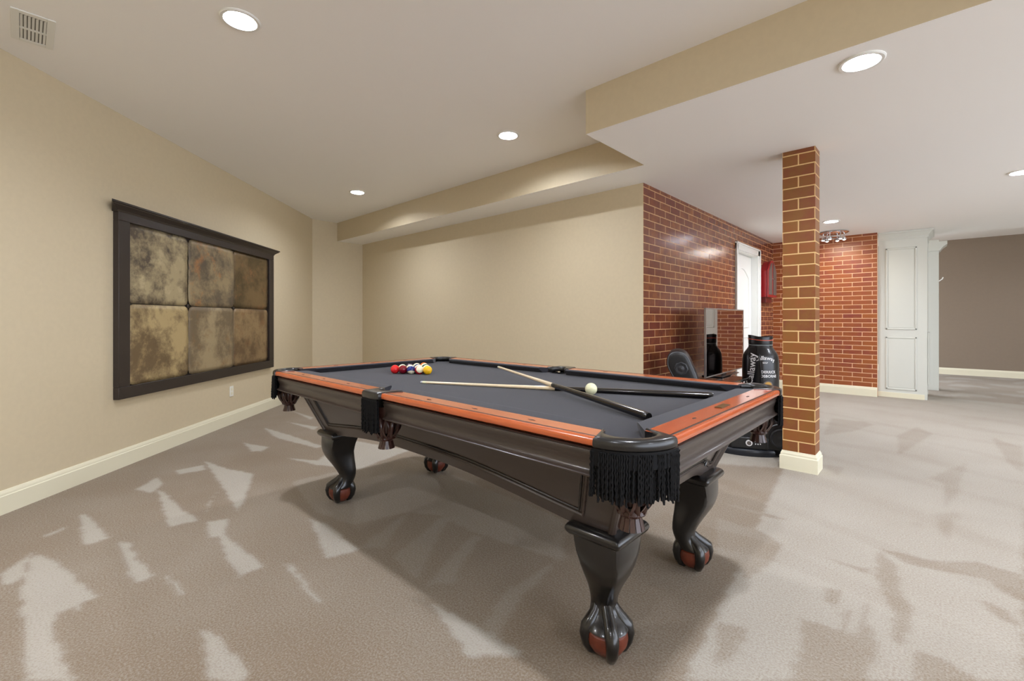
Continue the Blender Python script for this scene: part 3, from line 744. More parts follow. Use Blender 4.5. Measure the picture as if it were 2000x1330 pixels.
# castings, pockets, fringes
def corner_poly():
    pts = [(1.15 + .16 * math.cos(a), .565 + .16 * math.sin(a)) for a in [R(90 - 90 * k / 14) for k in range(15)]]
    pts.append((1.205, .533))
    cxh, cyh, r = 1.187, .602, .078
    pts += [(cxh + r * math.cos(a), cyh + r * math.sin(a)) for a in [R(-28 + 146 * k / 14) for k in range(15)]]
    pts += [(1.116, .622)]
    return pts
def casting(poly, nm='pocket_casting'):
    bm = bmesh.new(); n = len(poly)
    # bulged band: rings at different heights
    rings = []
    cx_ = sum(p[0] for p in poly) / n; cy_ = sum(p[1] for p in poly) / n
    for z, e in ((.822, .002), (.826, .004), (.836, .0045), (.846, .003), (.851, -.002), (.8525, -.006)):
        ring = []
        for i in range(n):
            a = Vector(poly[i - 1]); b_ = Vector(poly[i]); c_ = Vector(poly[(i + 1) % n])
            d1 = (b_ - a); d2 = (c_ - b_); t = (d1.normalized() + d2.normalized())
            if t.length < 1e-6: t = d1
            t.normalize(); nr = Vector((t.y, -t.x))
            ring.append((b_.x + nr.x * e * sgn, b_.y + nr.y * e * sgn, z))
        rings.append(ring)
    return rings
poly = corner_poly()
area = sum(poly[i][0] * poly[(i + 1) % len(poly)][1] - poly[(i + 1) % len(poly)][0] * poly[i][1] for i in range(len(poly)))
sgn = 1 if area > 0 else -1
corner_rings = casting(poly)
side_p = []
for k in range(9):
    t = -1 + 2 * k / 8; side_p.append((.066 * t, .741 - .006 * t * t))
side_p += [(.078, .645), (.086, .625), (.062, .628)]
side_p += [(.046 * math.cos(a), .640 + .046 * math.sin(a)) for a in [R(0 + 180 * k / 12) for k in range(13)]]
side_p += [(-.062, .628), (-.086, .625), (-.078, .645)]
area = sum(side_p[i][0] * side_p[(i + 1) % len(side_p)][1] - side_p[(i + 1) % len(side_p)][0] * side_p[i][1] for i in range(len(side_p)))
sgn = 1 if area > 0 else -1
side_rings = casting(side_p)
def trans(pts, fx_, fy_): return [(x * fx_, y * fy_) + tuple(r) for x, y, *r in pts]
def place_pocket(fx_, fy_, corner):
    nm_out = [(1.15 + .165 * math.cos(R(92 - 94 * k / 44)), .565 + .165 * math.sin(R(92 - 94 * k / 44))) for k in range(45)] if corner else [(-.063 + .126 * k / 26, .742) for k in range(27)]
    rings = [trans(r, fx_, fy_) for r in (corner_rings if corner else side_rings)]
    mb = MB(); mb.loft(rings); mb.build('pocket_casting', M_iron, tb, smooth=50)
    hc = (1.187, .602) if corner else (0, .640); hr = .077 if corner else .05
    mb = MB(); mb.lathe([(hr, .814), (hr, .77), (hr * .8, .72), (0, .71)], c=(hc[0] * fx_, hc[1] * fy_, 0), n=24)
    mb.build('pocket_lining', M_hole, tb)
    # heading band + twisted cords
    mb = MB(); rr = random.Random(int(fx_ * 3 + fy_ * 7 + corner * 11))
    inner = [(x - .004 * (x - hc[0]), y - .004) for x, y in nm_out]
    band = [trans([(x, y, z) for x, y in nm_out], fx_, fy_) for z in (.822, .79, .775)]
    mb.loft(band, cap=False, closed=False)
    for layer, (off, zb) in enumerate(((0.0, .683), (-.010, .690))):
        for i, (x, y) in enumerate(nm_out):
            ln = (Vector((x, y)) - Vector(hc)).normalized()
            x2 = x + ln.x * off; y2 = y + ln.y * off
            if corner and layer == 0 and rr.random() < .10: continue
            nseg = 16; L = (.815 - zb) + rr.uniform(-.010, .006) - (.0 if corner else -.012); ph = rr.uniform(0, 6); sw = rr.uniform(-.004, .004); tilt = rr.uniform(-.004, .006)
            path = []; rad = []
            for k in range(nseg + 1):
                t = k / nseg; path.append((x2 * fx_ + sw * t * t + .0012 * math.sin(t * 40 + ph), y2 * fy_ + fy_ * tilt * t + .0012 * math.cos(t * 40 + ph), .815 - L * t)); rad.append(.0034 + .0009 * math.sin(t * 55 + ph))
            mb.tube(path, rad, n=5)
    f = mb.build('fringe', M_fringe, tb, smooth=60)
    # leather drop pocket: two tiers of petals
    mb = MB(); bx, by = (1.205, .620) if corner else (0, .655); bx *= fx_; by *= fy_
    for k in range(11):
        q = 2 * PI * k / 11
        for dq in (-.26, .26):
            path = []
            for t in [i / 10 for i in range(11)]:
                rr_ = .050 + .016 * math.sin(PI * min(1, t * 1.15)) - .016 * t * t
                aa = q + dq * math.sin(PI * t); path.append((bx + rr_ * math.cos(aa), by + rr_ * math.sin(aa), .735 - .105 * t))
            mb.tube(path, .0085, n=6, flat=.35)
    mb.lathe([(.052, .78), (.052, .735), (.048, .73)], c=(bx, by, 0), n=20)
    mb.lathe([(.036, .646), (.042, .634), (.034, .626), (.028, .622)], c=(bx, by, 0), n=20)
    for k in range(13):
        q = 2 * PI * k / 13; w_ = .0062
        c1, s1 = math.cos(q), math.sin(q); tx_, ty_ = -s1, c1
        vs = []
        for r_, z_, ww in ((.027, .630, .005), (.031, .610, .0066), (.037, .588, .0072)):
            for sg in (-1, 1): vs.append((bx + r_ * c1 + tx_ * ww * sg, by + r_ * s1 + ty_ * ww * sg, z_))
        vs2 = [(x - c1 * .003, y - s1 * .003, z) for x, y, z in vs]
        mb.add(vs + vs2, [(0, 1, 3, 2), (2, 3, 5, 4), (6, 8, 9, 7), (8, 10, 11, 9), (0, 2, 8, 6), (2, 4, 10, 8), (1, 7, 9, 3), (3, 9, 11, 5), (4, 5, 11, 10), (0, 6, 7, 1)])
    mb.lathe([(0, .66), (.04, .66), (.046, .70), (.05, .735)], c=(bx, by, 0), n=20)
    mb.build('leather_pocket', M_leather, tb, smooth=50)
for fx_ in (-1, 1):
    for fy_ in (-1, 1): place_pocket(fx_, fy_, True)
for fy_ in (-1, 1): place_pocket(1, fy_, False)

# cabinet body: tapering frustum with arched lower edge
BX0, BY0, ZB0 = 1.045, .455, .448      # bottom half sizes and height
BX1, BY1, ZB1 = 1.165, .575, .742      # top
def side_pt(u, t, long, sg, z0f):
    """u in -1..1 along, t 0..1 bottom to top"""
    zb = z0f(u); z = zb + (ZB1 - zb) * t; h = (z - ZB0) / (ZB1 - ZB0)
    hx = BX0 + (BX1 - BX0) * h; hy = BY0 + (BY1 - BY0) * h
    return (u * hx, sg * hy, z) if long else (sg * hx, u * hy, z)
def arch_long(u):
    a = abs(u)
    if a > .90: return ZB0
    t = 1 - a / .90
    return ZB0 + .075 * (math.sin(PI / 2 * min(1, t * 1.15)) ** 1.2)
def arch_short(u):
    a = abs(u)
    if a > .72: return ZB0
    t = 1 - a / .72
    return ZB0 + .05 * (math.sin(PI / 2 * min(1, t * 1.6)) ** .8)
def body_mesh():
    mb = MB()
    for long, f in ((True, arch_long), (False, arch_short)):
        for sg in (-1, 1):
            N, T = 60, 6; vs = []
            for i in range(N + 1):
                for j in range(T + 1): vs.append(side_pt(-1 + 2 * i / N, j / T, long, sg, f))
            fs = [(i * (T + 1) + j, (i + 1) * (T + 1) + j, (i + 1) * (T + 1) + j + 1, i * (T + 1) + j + 1) for i in range(N) for j in range(T)]
            # underside lip
            b = len(vs)
            for i in range(N + 1):
                x, y, z = vs[i * (T + 1)]
                vs.append((x if long else x - sg * .025, y - sg * .025 if long else y, z)); vs.append((x if long else x - sg * .025, y - sg * .025 if long else y, z + .2))
            fs += [(i * (T + 1), b + 2 * i, b + 2 * i + 2, (i + 1) * (T + 1)) for i in range(N)]
            fs += [(b + 2 * i, b + 2 * i + 1, b + 2 * i + 3, b + 2 * i + 2) for i in range(N)]
            mb.add(vs, fs)
    mb.box((-BX1 + .01, -BY1 + .01, .72), (BX1 - .01, BY1 - .01, .738))
    return mb.build('cabinet_body', M_body, tb, smooth=40)
body = body_mesh()
def off(p, long, sg, e):
    return (p[0], p[1] + sg * e, p[2] - e * .3) if long else (p[0] + sg * e, p[1], p[2] - e * .3)
for long, f, um in ((True, arch_long, .90), (False, arch_short, .80)):
    for sg in (-1, 1):
        # raised bead that frames the panel
        for e_z, rad in ((.0, .0065), (.016, .004)):
            path = []
            N = 40
            u1 = um - .012 - e_z
            hgt = ZB1 - ZB0
            def pz(u, z):
                zb = f(u); return side_pt(u, (z - zb) / (ZB1 - zb), long, sg, f)
            top = ZB1 - .035 - e_z
            for i in range(N + 1):
                u = -u1 + 2 * u1 * i / N; path.append(off(pz(u, f(u) + .055 + e_z), long, sg, .002))
            for i in range(9):
                path.append(off(pz(u1, f(u1) + .055 + e_z + (top - f(u1) - .055 - e_z) * (i + 1) / 9), long, sg, .002))
            for i in range(1, N + 1):
                u = u1 - 2 * u1 * i / N; path.append(off(pz(u, top), long, sg, .002))
            for i in range(1, 9):
                path.append(off(pz(-u1, top - (top - f(u1) - .055 - e_z) * i / 9), long, sg, .002))
            MB().tube(path, rad, n=6, closed=True).build('panel_bead', M_black if e_z else M_body, body)
    # corner posts
for sx in (-1, 1):
    for sy in (-1, 1):
        pts = [(sx * (BX0 + (BX1 - BX0) * h - .004), sy * (BY0 + (BY1 - BY0) * h - .004), ZB0 + (ZB1 - ZB0) * h) for h in (0, .5, 1)]
        MB().tube(pts, [.014, .0145, .015], n=10).build('corner_post', M_black if sx * sy > 2 else M_body, body)
# carved fans on the short ends
for sx in (-1, 1):
    for sy in (-1, 1):
        mb = MB()
        base = side_pt(sy * .52, .30, False, sx, arch_short)
        for k in range(5):
            a = R(100 + 32 * k) if sy > 0 else R(80 - 32 * k)
            L = .045
            p1_ = (base[0] + sx * (.003 + .003), base[1] + L * math.cos(a), base[2] + L * math.sin(a) * .7)
            mb.tube([(base[0] + sx * .002, base[1], base[2]), ((base[0] + p1_[0]) / 2 + sx * .002, (base[1] + p1_[1]) / 2, (base[2] + p1_[2]) / 2), p1_], [.002, .0055, .003], n=6)
        mb.build('carved_fan', M_black, body)

# legs
def superellipse(a0, a1, b, n, N=28):
    pts = []
    for k in range(N):
        q = 2 * PI * k / N; c, s = math.cos(q), math.sin(q)
        e = 2 / n
        x = (abs(c) ** e) * (1 if c > 0 else -1); y = (abs(s) ** e) * (1 if s > 0 else -1)
        pts.append(((a1 if x > 0 else a0) * abs(x) * (1 if x > 0 else -1), b * y))
    return pts
legprof = [  # z, s_out, s_in, half width, exponent
    (.436, .120, -.120, .120, 1.12), (.425, .121, -.118, .119, 1.12), (.400, .122, -.108, .117, 1.15), (.370, .123, -.096, .112, 1.18), (.345, .121, -.090, .104, 1.22), (.320, .114, -.086, .096, 1.25),
    (.290, .098, -.088, .085, 1.3), (.262, .075, -.091, .074, 1.35), (.235, .052, -.095, .064, 1.45), (.205, .028, -.098, .055, 1.6), (.177, .010, -.098, .049, 1.75), (.152, .008, -.092, .048, 1.85), (.132, .024, -.084, .054, 1.9), (.116, .046, -.078, .064, 1.9), (.102, .064, -.074, .073, 2.0), (.096, .068, -.071, .074, 2.0), (.092, .060, -.064, .066, 2.0)]
def leg(sx, sy):
    L = thing_part = bpy.data.objects.new('leg', None)
    root = (sx * .985, sy * .385)
    ang = math.atan2(sy, sx)
    ca, sa = math.cos(ang), math.sin(ang)
    def tr(s, t, z): return (root[0] + ca * s - sa * t, root[1] + sa * s + ca * t, z)
    mb = MB(); rings = []
    for z, so, si, b, n in legprof:
        c = (so + si) / 2; a = (so - si) / 2
        rings.append([tr(c + x, y, z) for x, y in superellipse(a, a, b, n)])
    mb.loft(rings)
    # claws: four talons gripping the ball
    for phi, r0 in ((0, .0), (PI / 2, 0), (-PI / 2, 0), (PI, 0)):
        cp_, sp_ = math.cos(phi), math.sin(phi)
        start = (-.02, .15)
        pth = [(.020, .170), (.034, .138), (.052, .116), (.069, .099), (.075, .074), (.070, .046), (.056, .022), (.040, .008)]
        rad = [.018, .022, .024, .0245, .0225, .0205, .018, .010]
        mb.tube([tr(-.03 * max(0, (z - .10) / .06) + r * cp_, r * sp_, z) for r, z in pth], rad, n=10)
    lg = mb.build('leg', M_black, tb, smooth=50)
    mb = MB(); mb.lathe([(0, .001), (.032, .005), (.054, .022), (.069, .046), (.073, .066), (.070, .088), (.052, .105), (.02, .115), (0, .116)], n=28)
    mb.v = [tr(x, y, z) for x, y, z in mb.v]
    bl = mb.build('claw_ball', M_claw, lg); bl['label'] = 'red-brown wooden ball in the claw'
    # collar moulding
    h = .094; mb = MB(); rings = []
    for z, e in ((.420, -.010), (.422, .0), (.426, .007), (.434, .013), (.443, .016), (.452, .014), (.460, .008), (.465, .0), (.467, -.02)):
        hh = h + e; r = .012; ring = []
        for cxs, cys in ((1, 1), (-1, 1), (-1, -1), (1, -1)):
            for k in range(4):
                a = {(1, 1): 0, (-1, 1): 90, (-1, -1): 180, (1, -1): 270}[(cxs, cys)] + 30 * k
                ring.append((root[0] + cxs * (hh - r) + r * math.cos(R(a)), root[1] + cys * (hh - r) + r * math.sin(R(a)), z))
        rings.append(ring)
    mb.loft(rings); mb.build('collar', M_black, lg, smooth=50)
for sx in (-1, 1):
    for sy in (-1, 1): leg(sx, sy)

# ------------------------------------------------------------------ balls
ZBED = .8155
BR = .028575
def ball(x, y, m, label, cat='pool ball', group=None, rot=None):
    mb = MB(); me_o = None
    prof = [(BR * math.sin(PI * k / 24), -BR * math.cos(PI * k / 24)) for k in range(25)]
    prof[0] = (1e-5, -BR); prof[-1] = (1e-5, BR)
    mb.lathe(prof, n=40)
    o = mb.build('pool_ball', m, None, smooth=180, loc=(x, y, ZBED + BR), rot=rot)
    return tag(o, label, cat, group)
cb = ball(TX + .645, TY + .035, M_ivory, 'ivory white cue ball beside the crossed pool cues', 'cue ball'); cb.name = 'cue_ball'
cols_ = dict(yellow=srgb(248, 190, 20), blue=srgb(22, 40, 110), red=srgb(222, 34, 38), purple=srgb(70, 24, 80), orange=srgb(238, 120, 40), green=srgb(16, 84, 56), maroon=srgb(120, 10, 30), black=srgb(14, 14, 16))
def face(az, el, roll=0):   # orientation with local x towards the given azimuth / elevation
    if az == 'z':
        a, e = R(el), R(roll)
        return Vector((math.cos(a) * math.cos(e), math.sin(a) * math.cos(e), math.sin(e))).to_track_quat('Z', 'X').to_euler()
    return (Matrix.Rotation(R(az), 3, 'Z') @ Matrix.Rotation(R(-el), 3, 'Y') @ Matrix.Rotation(R(roll), 3, 'X')).to_euler()
AX, AY = TX - .565, TY - .008
DXr, DYr = .0496, .02865
# (k, j): k-th row from the apex, j counted from the near side
rack = {
 (0, 0): ('yellow', 0, 'solid yellow ball at the right tip of the racked balls', (100, 60, 0)),
 (1, 0): ('maroon_s', 1, 'red striped ball showing its white face beside the yellow ball', ('z', -22, 22)),
 (2, 0): ('blue', 1, 'navy striped ball with cream bottom in the front row of the rack', ('z', 144, 62)),
 (3, 0): ('maroon', 0, 'dark maroon solid ball in the front row beside the red ball', (120, 30, 0)),
 (4, 0): ('red', 0, 'bright red solid ball at the left end of the rack', (120, 40, 0)),
 (1, 1): ('purple', 1, 'purple and white striped ball behind the yellow ball', (60, 30, 60)),
 (2, 1): ('orange', 1, 'orange striped ball in the second line of the rack', (80, 10, 20)),
 (3, 1): ('black', 1, 'dark and white striped ball peeking between the front balls', (60, 40, 60)),
 (4, 1): ('orange', 1, 'cream topped striped ball behind the red and maroon balls', (90, 0, 10)),
 (2, 2): ('green', 0, 'green ball at the far side of the rack behind the purple ball', (60, 20, 0)),
 (3, 2): ('blue', 0, 'blue solid ball inside the rack', (60, 20, 0)),
 (4, 2): ('purple', 0, 'purple solid ball in the back row of the rack', (60, 20, 0)),
 (3, 3): ('yellow', 1, 'yellow striped ball on the far edge of the rack', (60, 20, 0)),
 (4, 3): ('green', 1, 'green striped ball in the back row of the rack', (60, 20, 0)),
 (4, 4): ('orange', 0, 'orange solid ball at the hidden far corner of the rack', (60, 20, 0))}
for (k, j), (c_, st, lb, f_) in rack.items():
    cc = srgb(178, 24, 40) if c_ == 'maroon_s' else cols_[c_]
    ball(AX - k * DXr, AY + (j * 2 - k) * DYr, ball_mat('ball_%s_%d%d' % (c_, k, j), cc, st), lb, group='racked pool balls', rot=face(*f_))

# ------------------------------------------------------------------ cues
def cue(tip, butt, label, white_cap):
    tip = Vector(tip); butt = Vector(butt); d_ = butt - tip; L = d_.length
    q = d_.to_track_quat('Z', 'Y')
    t = thing('pool_cue', label, 'cue', tip, 0, 'pool cues'); t.rotation_mode = 'QUATERNION'; t.rotation_quaternion = q
    h = L * .515
    MB().lathe([(0, 0), (.005, 0), (.0058, .004), (.0060, .012)], n=16).build('tip', mat('leather_tip', srgb(190, 190, 196), .7), t)
    MB().lathe([(.0066, .012), (.0068, .035)], n=16).build('ferrule', M_ivory, t)
    MB().lathe([(.0068, .035), (.0080, h * .6), (.0105, h)], n=20).build('shaft', M_maple, t)
    MB().lathe([(.0112, h), (.0114, h + .015), (.0108, h + .03)], n=20).build('joint', M_black, t)
    MB().lathe([(.0108, h + .03), (.0128, h + .3), (.0148, L - .02)], n=20).build('butt', M_cuebutt, t)
    MB().lathe([(.0150, L - .02), (.0150, L - .006), (.0135, L), (0, L)], n=20).build('butt_cap', M_black, t)
cue((-2.092, 1.502, .8225), (-.725, 2.088, .8312), 'lower pool cue with its pale tip pointing left and butt passing behind cue ball', True)
cue((-2.070, 2.088, .8640), (-.730, 1.480, .8320), 'pool cue lying across the other one, its butt towards the near corner pocket', False)

# ------------------------------------------------------------------ flat screen on a low stand by the brick wall
a_, b_ = Vector((-1.722, 4.74)), Vector((-1.752, 6.08))
dv = (b_ - a_).normalized(); Lw = (b_ - a_).length; az = math.atan2(dv.y, dv.x)
tv = thing('flat_screen', 'flat reflective screen mirroring the white cabinet, on a stand before the brick wall', 'television', (a_.x, a_.y, .545), az)
# local x along the screen, local -y towards the room (+X world)
mb = MB()
mb.box((.004, .0, .025), (Lw - .004, .018, .742)); mb.box((.2, .018, .2), (Lw - .2, .05, .6)); mb.build('housing', M_black, tv, bevel=.004)
MB().box((.012, -.003, .037), (Lw - .012, .001, .732)).build('glass', M_mirror, tv, smooth=0)
mb = MB()
for a, b__ in (((0, -.006, .025), (Lw, .0, .037)), ((0, -.006, .732), (Lw, .014, .744)), ((0, -.006, .025), (.012, .014, .744)), ((Lw - .012, -.006, .025), (Lw, .014, .744))): mb.box(a, b__)
mb.build('bezel', mat('brushed_bezel', srgb(160, 152, 146), .35, metal=.6), tv, bevel=.001)
mb = MB(); mb.box((.35, -.06, 0), (.95, .16, .012)); mb.box((.6, .01, .01), (.72, .04, .03)); mb.build('foot', M_black, tv, bevel=.004)
st = thing('screen_stand', 'low glossy black stand carrying the flat screen', 'stand', (-1.74, 5.08, 0))
M_gloss = mat('black_gloss', srgb(10, 10, 12), .08, coat=.8)
MB().box((-.16, -.28, .515), (.26, .30, .545)).build('top', M_gloss, st, bevel=.008)
for x in (-.13, .20):
    for y in (-.25, .27):
        MB().tube([(x, y, 0), (x, y, .52)], .016, n=12).build('leg', M_chrome, st)
MB().box((-.15, -.27, .20), (.22, .29, .22)).build('shelf', M_gloss, st, bevel=.004)

# ------------------------------------------------------------------ golf bag
BGX, BGY = -1.44, 5.62
tocam = Vector((-BGX, -BGY)).normalized(); bag_az = math.atan2(tocam.y, tocam.x)
bag = thing('golf_bag', 'large black golf staff bag with white lettering beside the screen', 'golf bag', (BGX, BGY, 0), bag_az)
# local +x faces the viewer's side of the room, local +y is to the right-hand side seen from behind the bag
bp = [(0, .150), (.03, .168), (.10, .176), (.35, .182), (.60, .184), (.70, .182), (.76, .176), (.80, .162), (.835, .138), (.86, .122), (.885, .117)]
def bagr(z):
    for (z0, r0), (z1, r1) in zip(bp, bp[1:]):
        if z0 <= z <= z1: return r0 + (r1 - r0) * (z - z0) / (z1 - z0)
    return bp[-1][1]
def ring_(r, z, n=40, wob=0.0):
    out = []
    for k in range(n):
        q = 2 * PI * k / n
        rr = r * (1 + .03 * math.cos(3 * q))
        out.append((rr * math.cos(q) * .92, rr * math.sin(q), z + wob * (math.cos(q * 2 + 2.4) * .6 + .4 * math.sin(q + 2.8))))
    return out
mb = MB(); mb.loft([ring_(r, z) for z, r in bp], cap=True); mb.build('bag_body', M_bag, bag, smooth=60)
mb = MB(); mb.loft([ring_(.117, .886), ring_(.121, .905), ring_(.121, .95, wob=.008), ring_(.123, .985, wob=.014), ring_(.110, .985, wob=.014), ring_(.105, .93, wob=.005), ring_(.1, .90)], cap=False); mb.build('collar', M_bag, bag, smooth=60)
for z, m_, wb, r_ in ((.945, M_orange, .008, .1225), (.888, mat('grey_piping', srgb(150, 160, 160), .5), 0, .119)):
    MB().tube(ring_(r_, z, wob=wb), .004, n=6, closed=True).build('piping', m_, bag)
MB().lathe([(0, .9), (.10, .9)], n=24).build('divider', M_hole, bag)
def on_bag(u, z, e=.003):
    r = bagr(z) + e; q = -u / r; rr = r * (1 + .03 * math.cos(3 * q))
    # screen right as seen from the camera is local -y... sign chosen so text reads left to right
    return (rr * math.cos(q) * .92, -rr * math.sin(q), z)
def bag_text(s, size, u0, z0, arc=0.0, bold=0.0, tilt=0.0, nm='lettering', m=None):
    vs, fs = text_mesh(s, size, bold)
    ct, st_ = math.cos(tilt), math.sin(tilt)
    W = max(abs(v[0]) for v in vs) or 1
    out = []
    for x, y, _ in vs:
        yy = y + arc * (1 - (x / W) ** 2)
        X, Y = x * ct - yy * st_, x * st_ + yy * ct
        out.append(on_bag(u0 + X, z0 + Y))
    mb = MB(); mb.add(out, fs); return mb.build(nm, m or M_print, bag, smooth=0)
bag_text('Callaway', .060, .045, .722, arc=.030, bold=.0012)
bag_text('GOLF', .020, .045, .700, bold=.0008)
bag_text('DERRICK', .040, .085, .600, bold=.001)
bag_text('OSBORNE', .040, .088, .555, bold=.001)
# front pocket seam, strap with big script, gold badge
mb = MB(); path = [on_bag(-.015 + .02 * math.sin(t * PI), .80 - .55 * t, .004) for t in [i / 14 for i in range(15)]]
mb.tube(path, .006, n=6); mb.build('seam', M_bag, bag)
mb = MB()
strap = []
for i in range(21):
    t = i / 20; strap.append((-.085 + .05 * t - .10 * t * t, .86 - .46 * t))
for sgn_ in (1,):
    outer = []
    for u, z in strap:
        w_ = .042
        outer.append([on_bag(u - w_, z, .006), on_bag(u - w_, z, .020 + .03 * math.sin(PI * (.86 - z) / .46)), on_bag(u + w_, z, .020 + .03 * math.sin(PI * (.86 - z) / .46)), on_bag(u + w_, z, .006)])
    mb.loft(outer)
strap_o = mb.build('strap', M_bag, bag, smooth=50)
vs, fs = text_mesh('Callaway', .105, .001)
out = []
for x, y, _ in vs:
    t = .5 - x / .50; t = max(0, min(1, t)); u = -.085 + .05 * t - .10 * t * t; z = .86 - .46 * t
    out.append(on_bag(u - y * 1.0, z - y * .0, .024 + .03 * math.sin(PI * (.86 - z) / .46)))
mb = MB(); mb.add(out, fs); mb.build('lettering', M_print, strap_o, smooth=0)
mb = MB(); cb_ = []
for rr_, m_ in ((.052, 0), (.040, 1)):
    pts = [on_bag(.075 + rr_ * math.cos(2 * PI * k / 32), .455 + rr_ * math.sin(2 * PI * k / 32), .004 + m_ * .003) for k in range(32)]
    mb.add(pts, [tuple(range(32))], m_)
mb.build('round_badge', [mat('badge_rim', srgb(120, 112, 104), .4), M_gold], bag, smooth=0)
# ------------------------------------------------------------------ floor gaming chair with speakers
GC = Vector((-1.26, 4.50))          # on the floor between table and column
gc = thing('gaming_chair', 'black padded floor gaming chair with a round speaker between table and brick column', 'chair', (GC.x, GC.y, 0), R(22))
side = [(-.30, .0), (-.38, .10), (-.46, .25), (-.60, .48), (-.72, .66), (-.765, .76), (-.745, .855), (-.66, .885), (-.57, .85), (-.50, .72), (-.44, .58), (-.34, .42), (-.22, .33), (-.05, .31), (.15, .33), (.34, .31), (.42, .22), (.43, .08), (.40, .0)]
def cr(pts, n=4):
    out = []; N = len(pts)
    for i in range(N):
        p0, p1, p2, p3 = [Vector(pts[(i + k) % N]) for k in (-1, 0, 1, 2)]
        for j in range(n):
            t = j / n
            out.append(tuple(.5 * ((2 * p1) + (-p0 + p2) * t + (2 * p0 - 5 * p1 + 4 * p2 - p3) * t * t + (-p0 + 3 * p1 - 3 * p2 + p3) * t ** 3)))
    return out
side = [(x * .9 if x < 0 else x * .8, z) for x, z in side]
pr_ = cr(side)
pr_ = [(x, max(z, .0)) for x, z in pr_]
mb = MB(); cxm = -.25; czm = .35
def shrink(pts, e):
    out = []; N = len(pts)
    for i in range(N):
        a = Vector(pts[i - 1]); b__ = Vector(pts[(i + 1) % N]); t = (b__ - a).normalized(); nr = Vector((t.y, -t.x))
        out.append((pts[i][0] + nr.x * -e * orient, max(0.0, pts[i][1] + nr.y * -e * orient)))
    return out
ar = sum(pr_[i][0] * pr_[(i + 1) % len(pr_)][1] - pr_[(i + 1) % len(pr_)][0] * pr_[i][1] for i in range(len(pr_)))
orient = 1 if ar > 0 else -1
rings = []
for y, e in ((-.25, .06), (-.25, .035), (-.245, .016), (-.235, .006), (-.22, 0), (.15, 0), (.165, .006), (.175, .016), (.18, .035), (.18, .06)):
    rings.append([(x, y, z) for x, z in shrink(pr_, e)])
mb.loft(rings); mb.build('padded_shell', M_gaming, gc, smooth=60)
# piping along the rim
MB().tube([(x, -.238, z) for x, z in shrink(pr_, .012)][3:62], .005, n=6).build('piping', mat('grey_welt', srgb(96, 96, 100), .4), gc)
# octagonal speaker on the wing
sp = MB(); sp.lathe([(.062, 0), (.062, -.008), (.052, -.012), (.048, -.006), (.03, -.004), (.016, -.008), (.001, -.012)], axis='y', n=8)
sp.build('wing_speaker', mat('speaker_plastic', srgb(36, 36, 40), .35), gc, loc=(-.565, -.252, .725), smooth=20)
# base with controls
mb = MB()
rings = []
for z, rx, ry in ((0, .36, .29), (.03, .375, .30), (.055, .37, .295), (.06, .36, .29)):
    rings.append([(-.02 + rx * math.cos(2 * PI * k / 48), ry * math.sin(2 * PI * k / 48) * (1 if abs(math.sin(2 * PI * k / 48)) > -1 else 1), z) for k in range(48)])
mb.loft(rings); mb.build('base', M_gamingbase, gc, smooth=50)
MB().box((-.16, -.285, .06), (.13, -.24, .165)).build('control_panel', M_gaming, gc, bevel=.015, seg=4)
mb = MB(); mb.lathe([(.017, 0), (.017, -.006), (.026, -.006), (.026, 0)], axis='y', n=28); mb.build('dial_ring', M_print, gc, loc=(-.02, -.285, .115))
MB().lathe([(.016, 0), (.016, -.012), (0, -.013)], axis='y', n=24).build('dial', M_grey, gc, loc=(-.02, -.285, .115))
for k, (x, z) in enumerate(((.03, .128), (.048, .128), (.03, .110), (.048, .110), (.066, .112))):
    MB().box((x - .004, -.2875, z - .004), (x + .004, -.284, z + .004)).build('button', M_print, gc, smooth=0)
sp = MB(); sp.lathe([(.085, 0), (.085, -.010), (.074, -.014), (.068, -.004), (.03, .0), (.014, -.006), (.001, -.01)], axis='y', n=32)
sp.build('round_speaker', mat('speaker_cone', srgb(30, 30, 34), .4), gc, loc=(.225, -.255, .165))
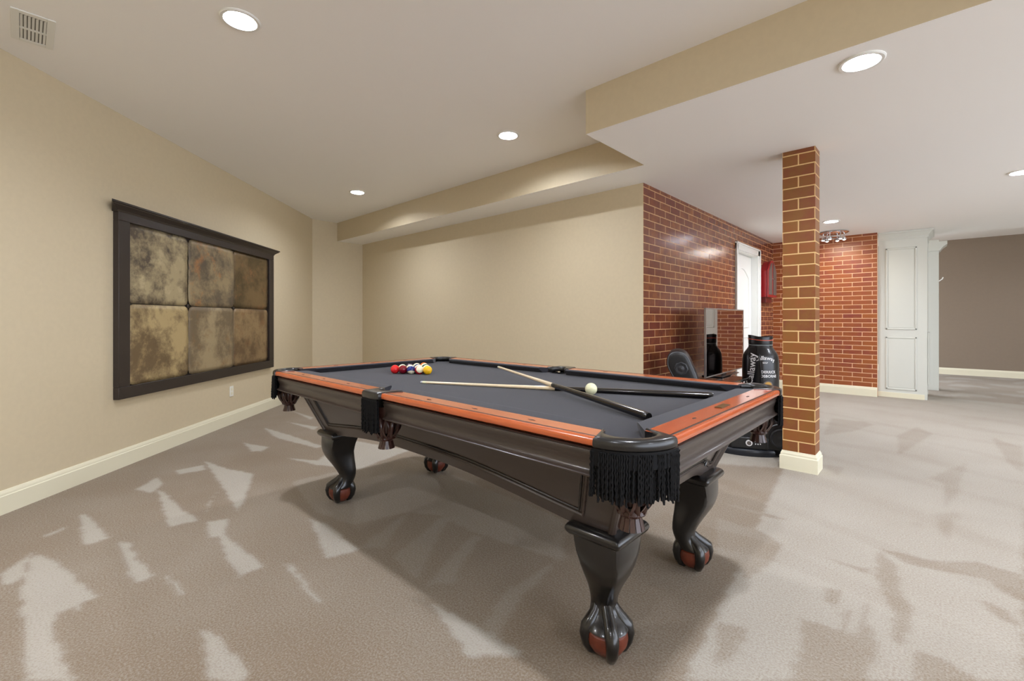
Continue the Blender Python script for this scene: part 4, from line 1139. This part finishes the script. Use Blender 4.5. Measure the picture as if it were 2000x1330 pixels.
MB().tube([(.225 + .12 * math.cos(R(a)), -.250, .165 + .12 * math.sin(R(a))) for a in range(40, 150, 8)], .004, n=6).build('piping', mat('grey_arc', srgb(150, 156, 164), .4), gc)

# ------------------------------------------------------------------ red cabinet on the brick wall
db = thing('wall_cabinet', 'red wall cabinet with pointed top and grey door panels beside the white door', 'cabinet', (XB, 8.30, 0))
YW = .255
def arch_prof(y0, y1, z0, zs, zt, n=10):
    pts = [(y0, z0), (y1, z0)]
    for k in range(n + 1):
        t = k / n; pts.append((y1 + ((y0 + y1) / 2 - y1) * t, zs + (zt - zs) * math.sin(PI / 2 * t)))
    for k in range(1, n + 1):
        t = k / n; pts.append(((y0 + y1) / 2 + (y0 - (y0 + y1) / 2) * t, zs + (zt - zs) * math.cos(PI / 2 * t)))
    return pts
def arch_block(nm, y0, y1, z0, zs, zt, x0, x1, m, parent):
    pts = arch_prof(y0, y1, z0, zs, zt)
    mb = MB(); mb.loft([[(x0, y, z) for y, z in pts], [(x1, y, z) for y, z in pts]]); return mb.build(nm, m, parent, smooth=20, bevel=.003)
arch_block('cabinet_body', -YW, YW, 1.53, 1.95, 2.12, 0.0, .085, M_red, db)
MB().box((0.0, -YW - .008, 1.55), (.06, -YW, 1.93)).build('side_rail', M_red, db)
arch_block('cabinet_front', -YW, YW, 1.53, 1.96, 2.13, .090, .112, M_red, db)
for sg in (-1, 1):
    pts = []
    y0, y1 = (.035, YW - .03)
    for y, z in ((y0, 1.57), (y1, 1.57), (y1, 1.94), (y0 + .75 * (y1 - y0), 2.0), (y0 + .4 * (y1 - y0), 2.06), (y0, 2.09)): pts.append((sg * y, z))
    mb = MB(); mb.loft([[(.1125, y, z) for y, z in pts], [(.117, y, z) for y, z in pts]]); mb.build('door_panel', M_grey, db, smooth=0)
MB().tube([(.118, -.05, 1.825), (.135, -.05, 1.825), (.135, .05, 1.825), (.118, .05, 1.825)], .006, n=8).build('handle', M_chrome, db)
MB().box((0, -YW + .01, 1.44), (.075, .1, 1.53)).build('lower_box', M_darkred, db, bevel=.003)
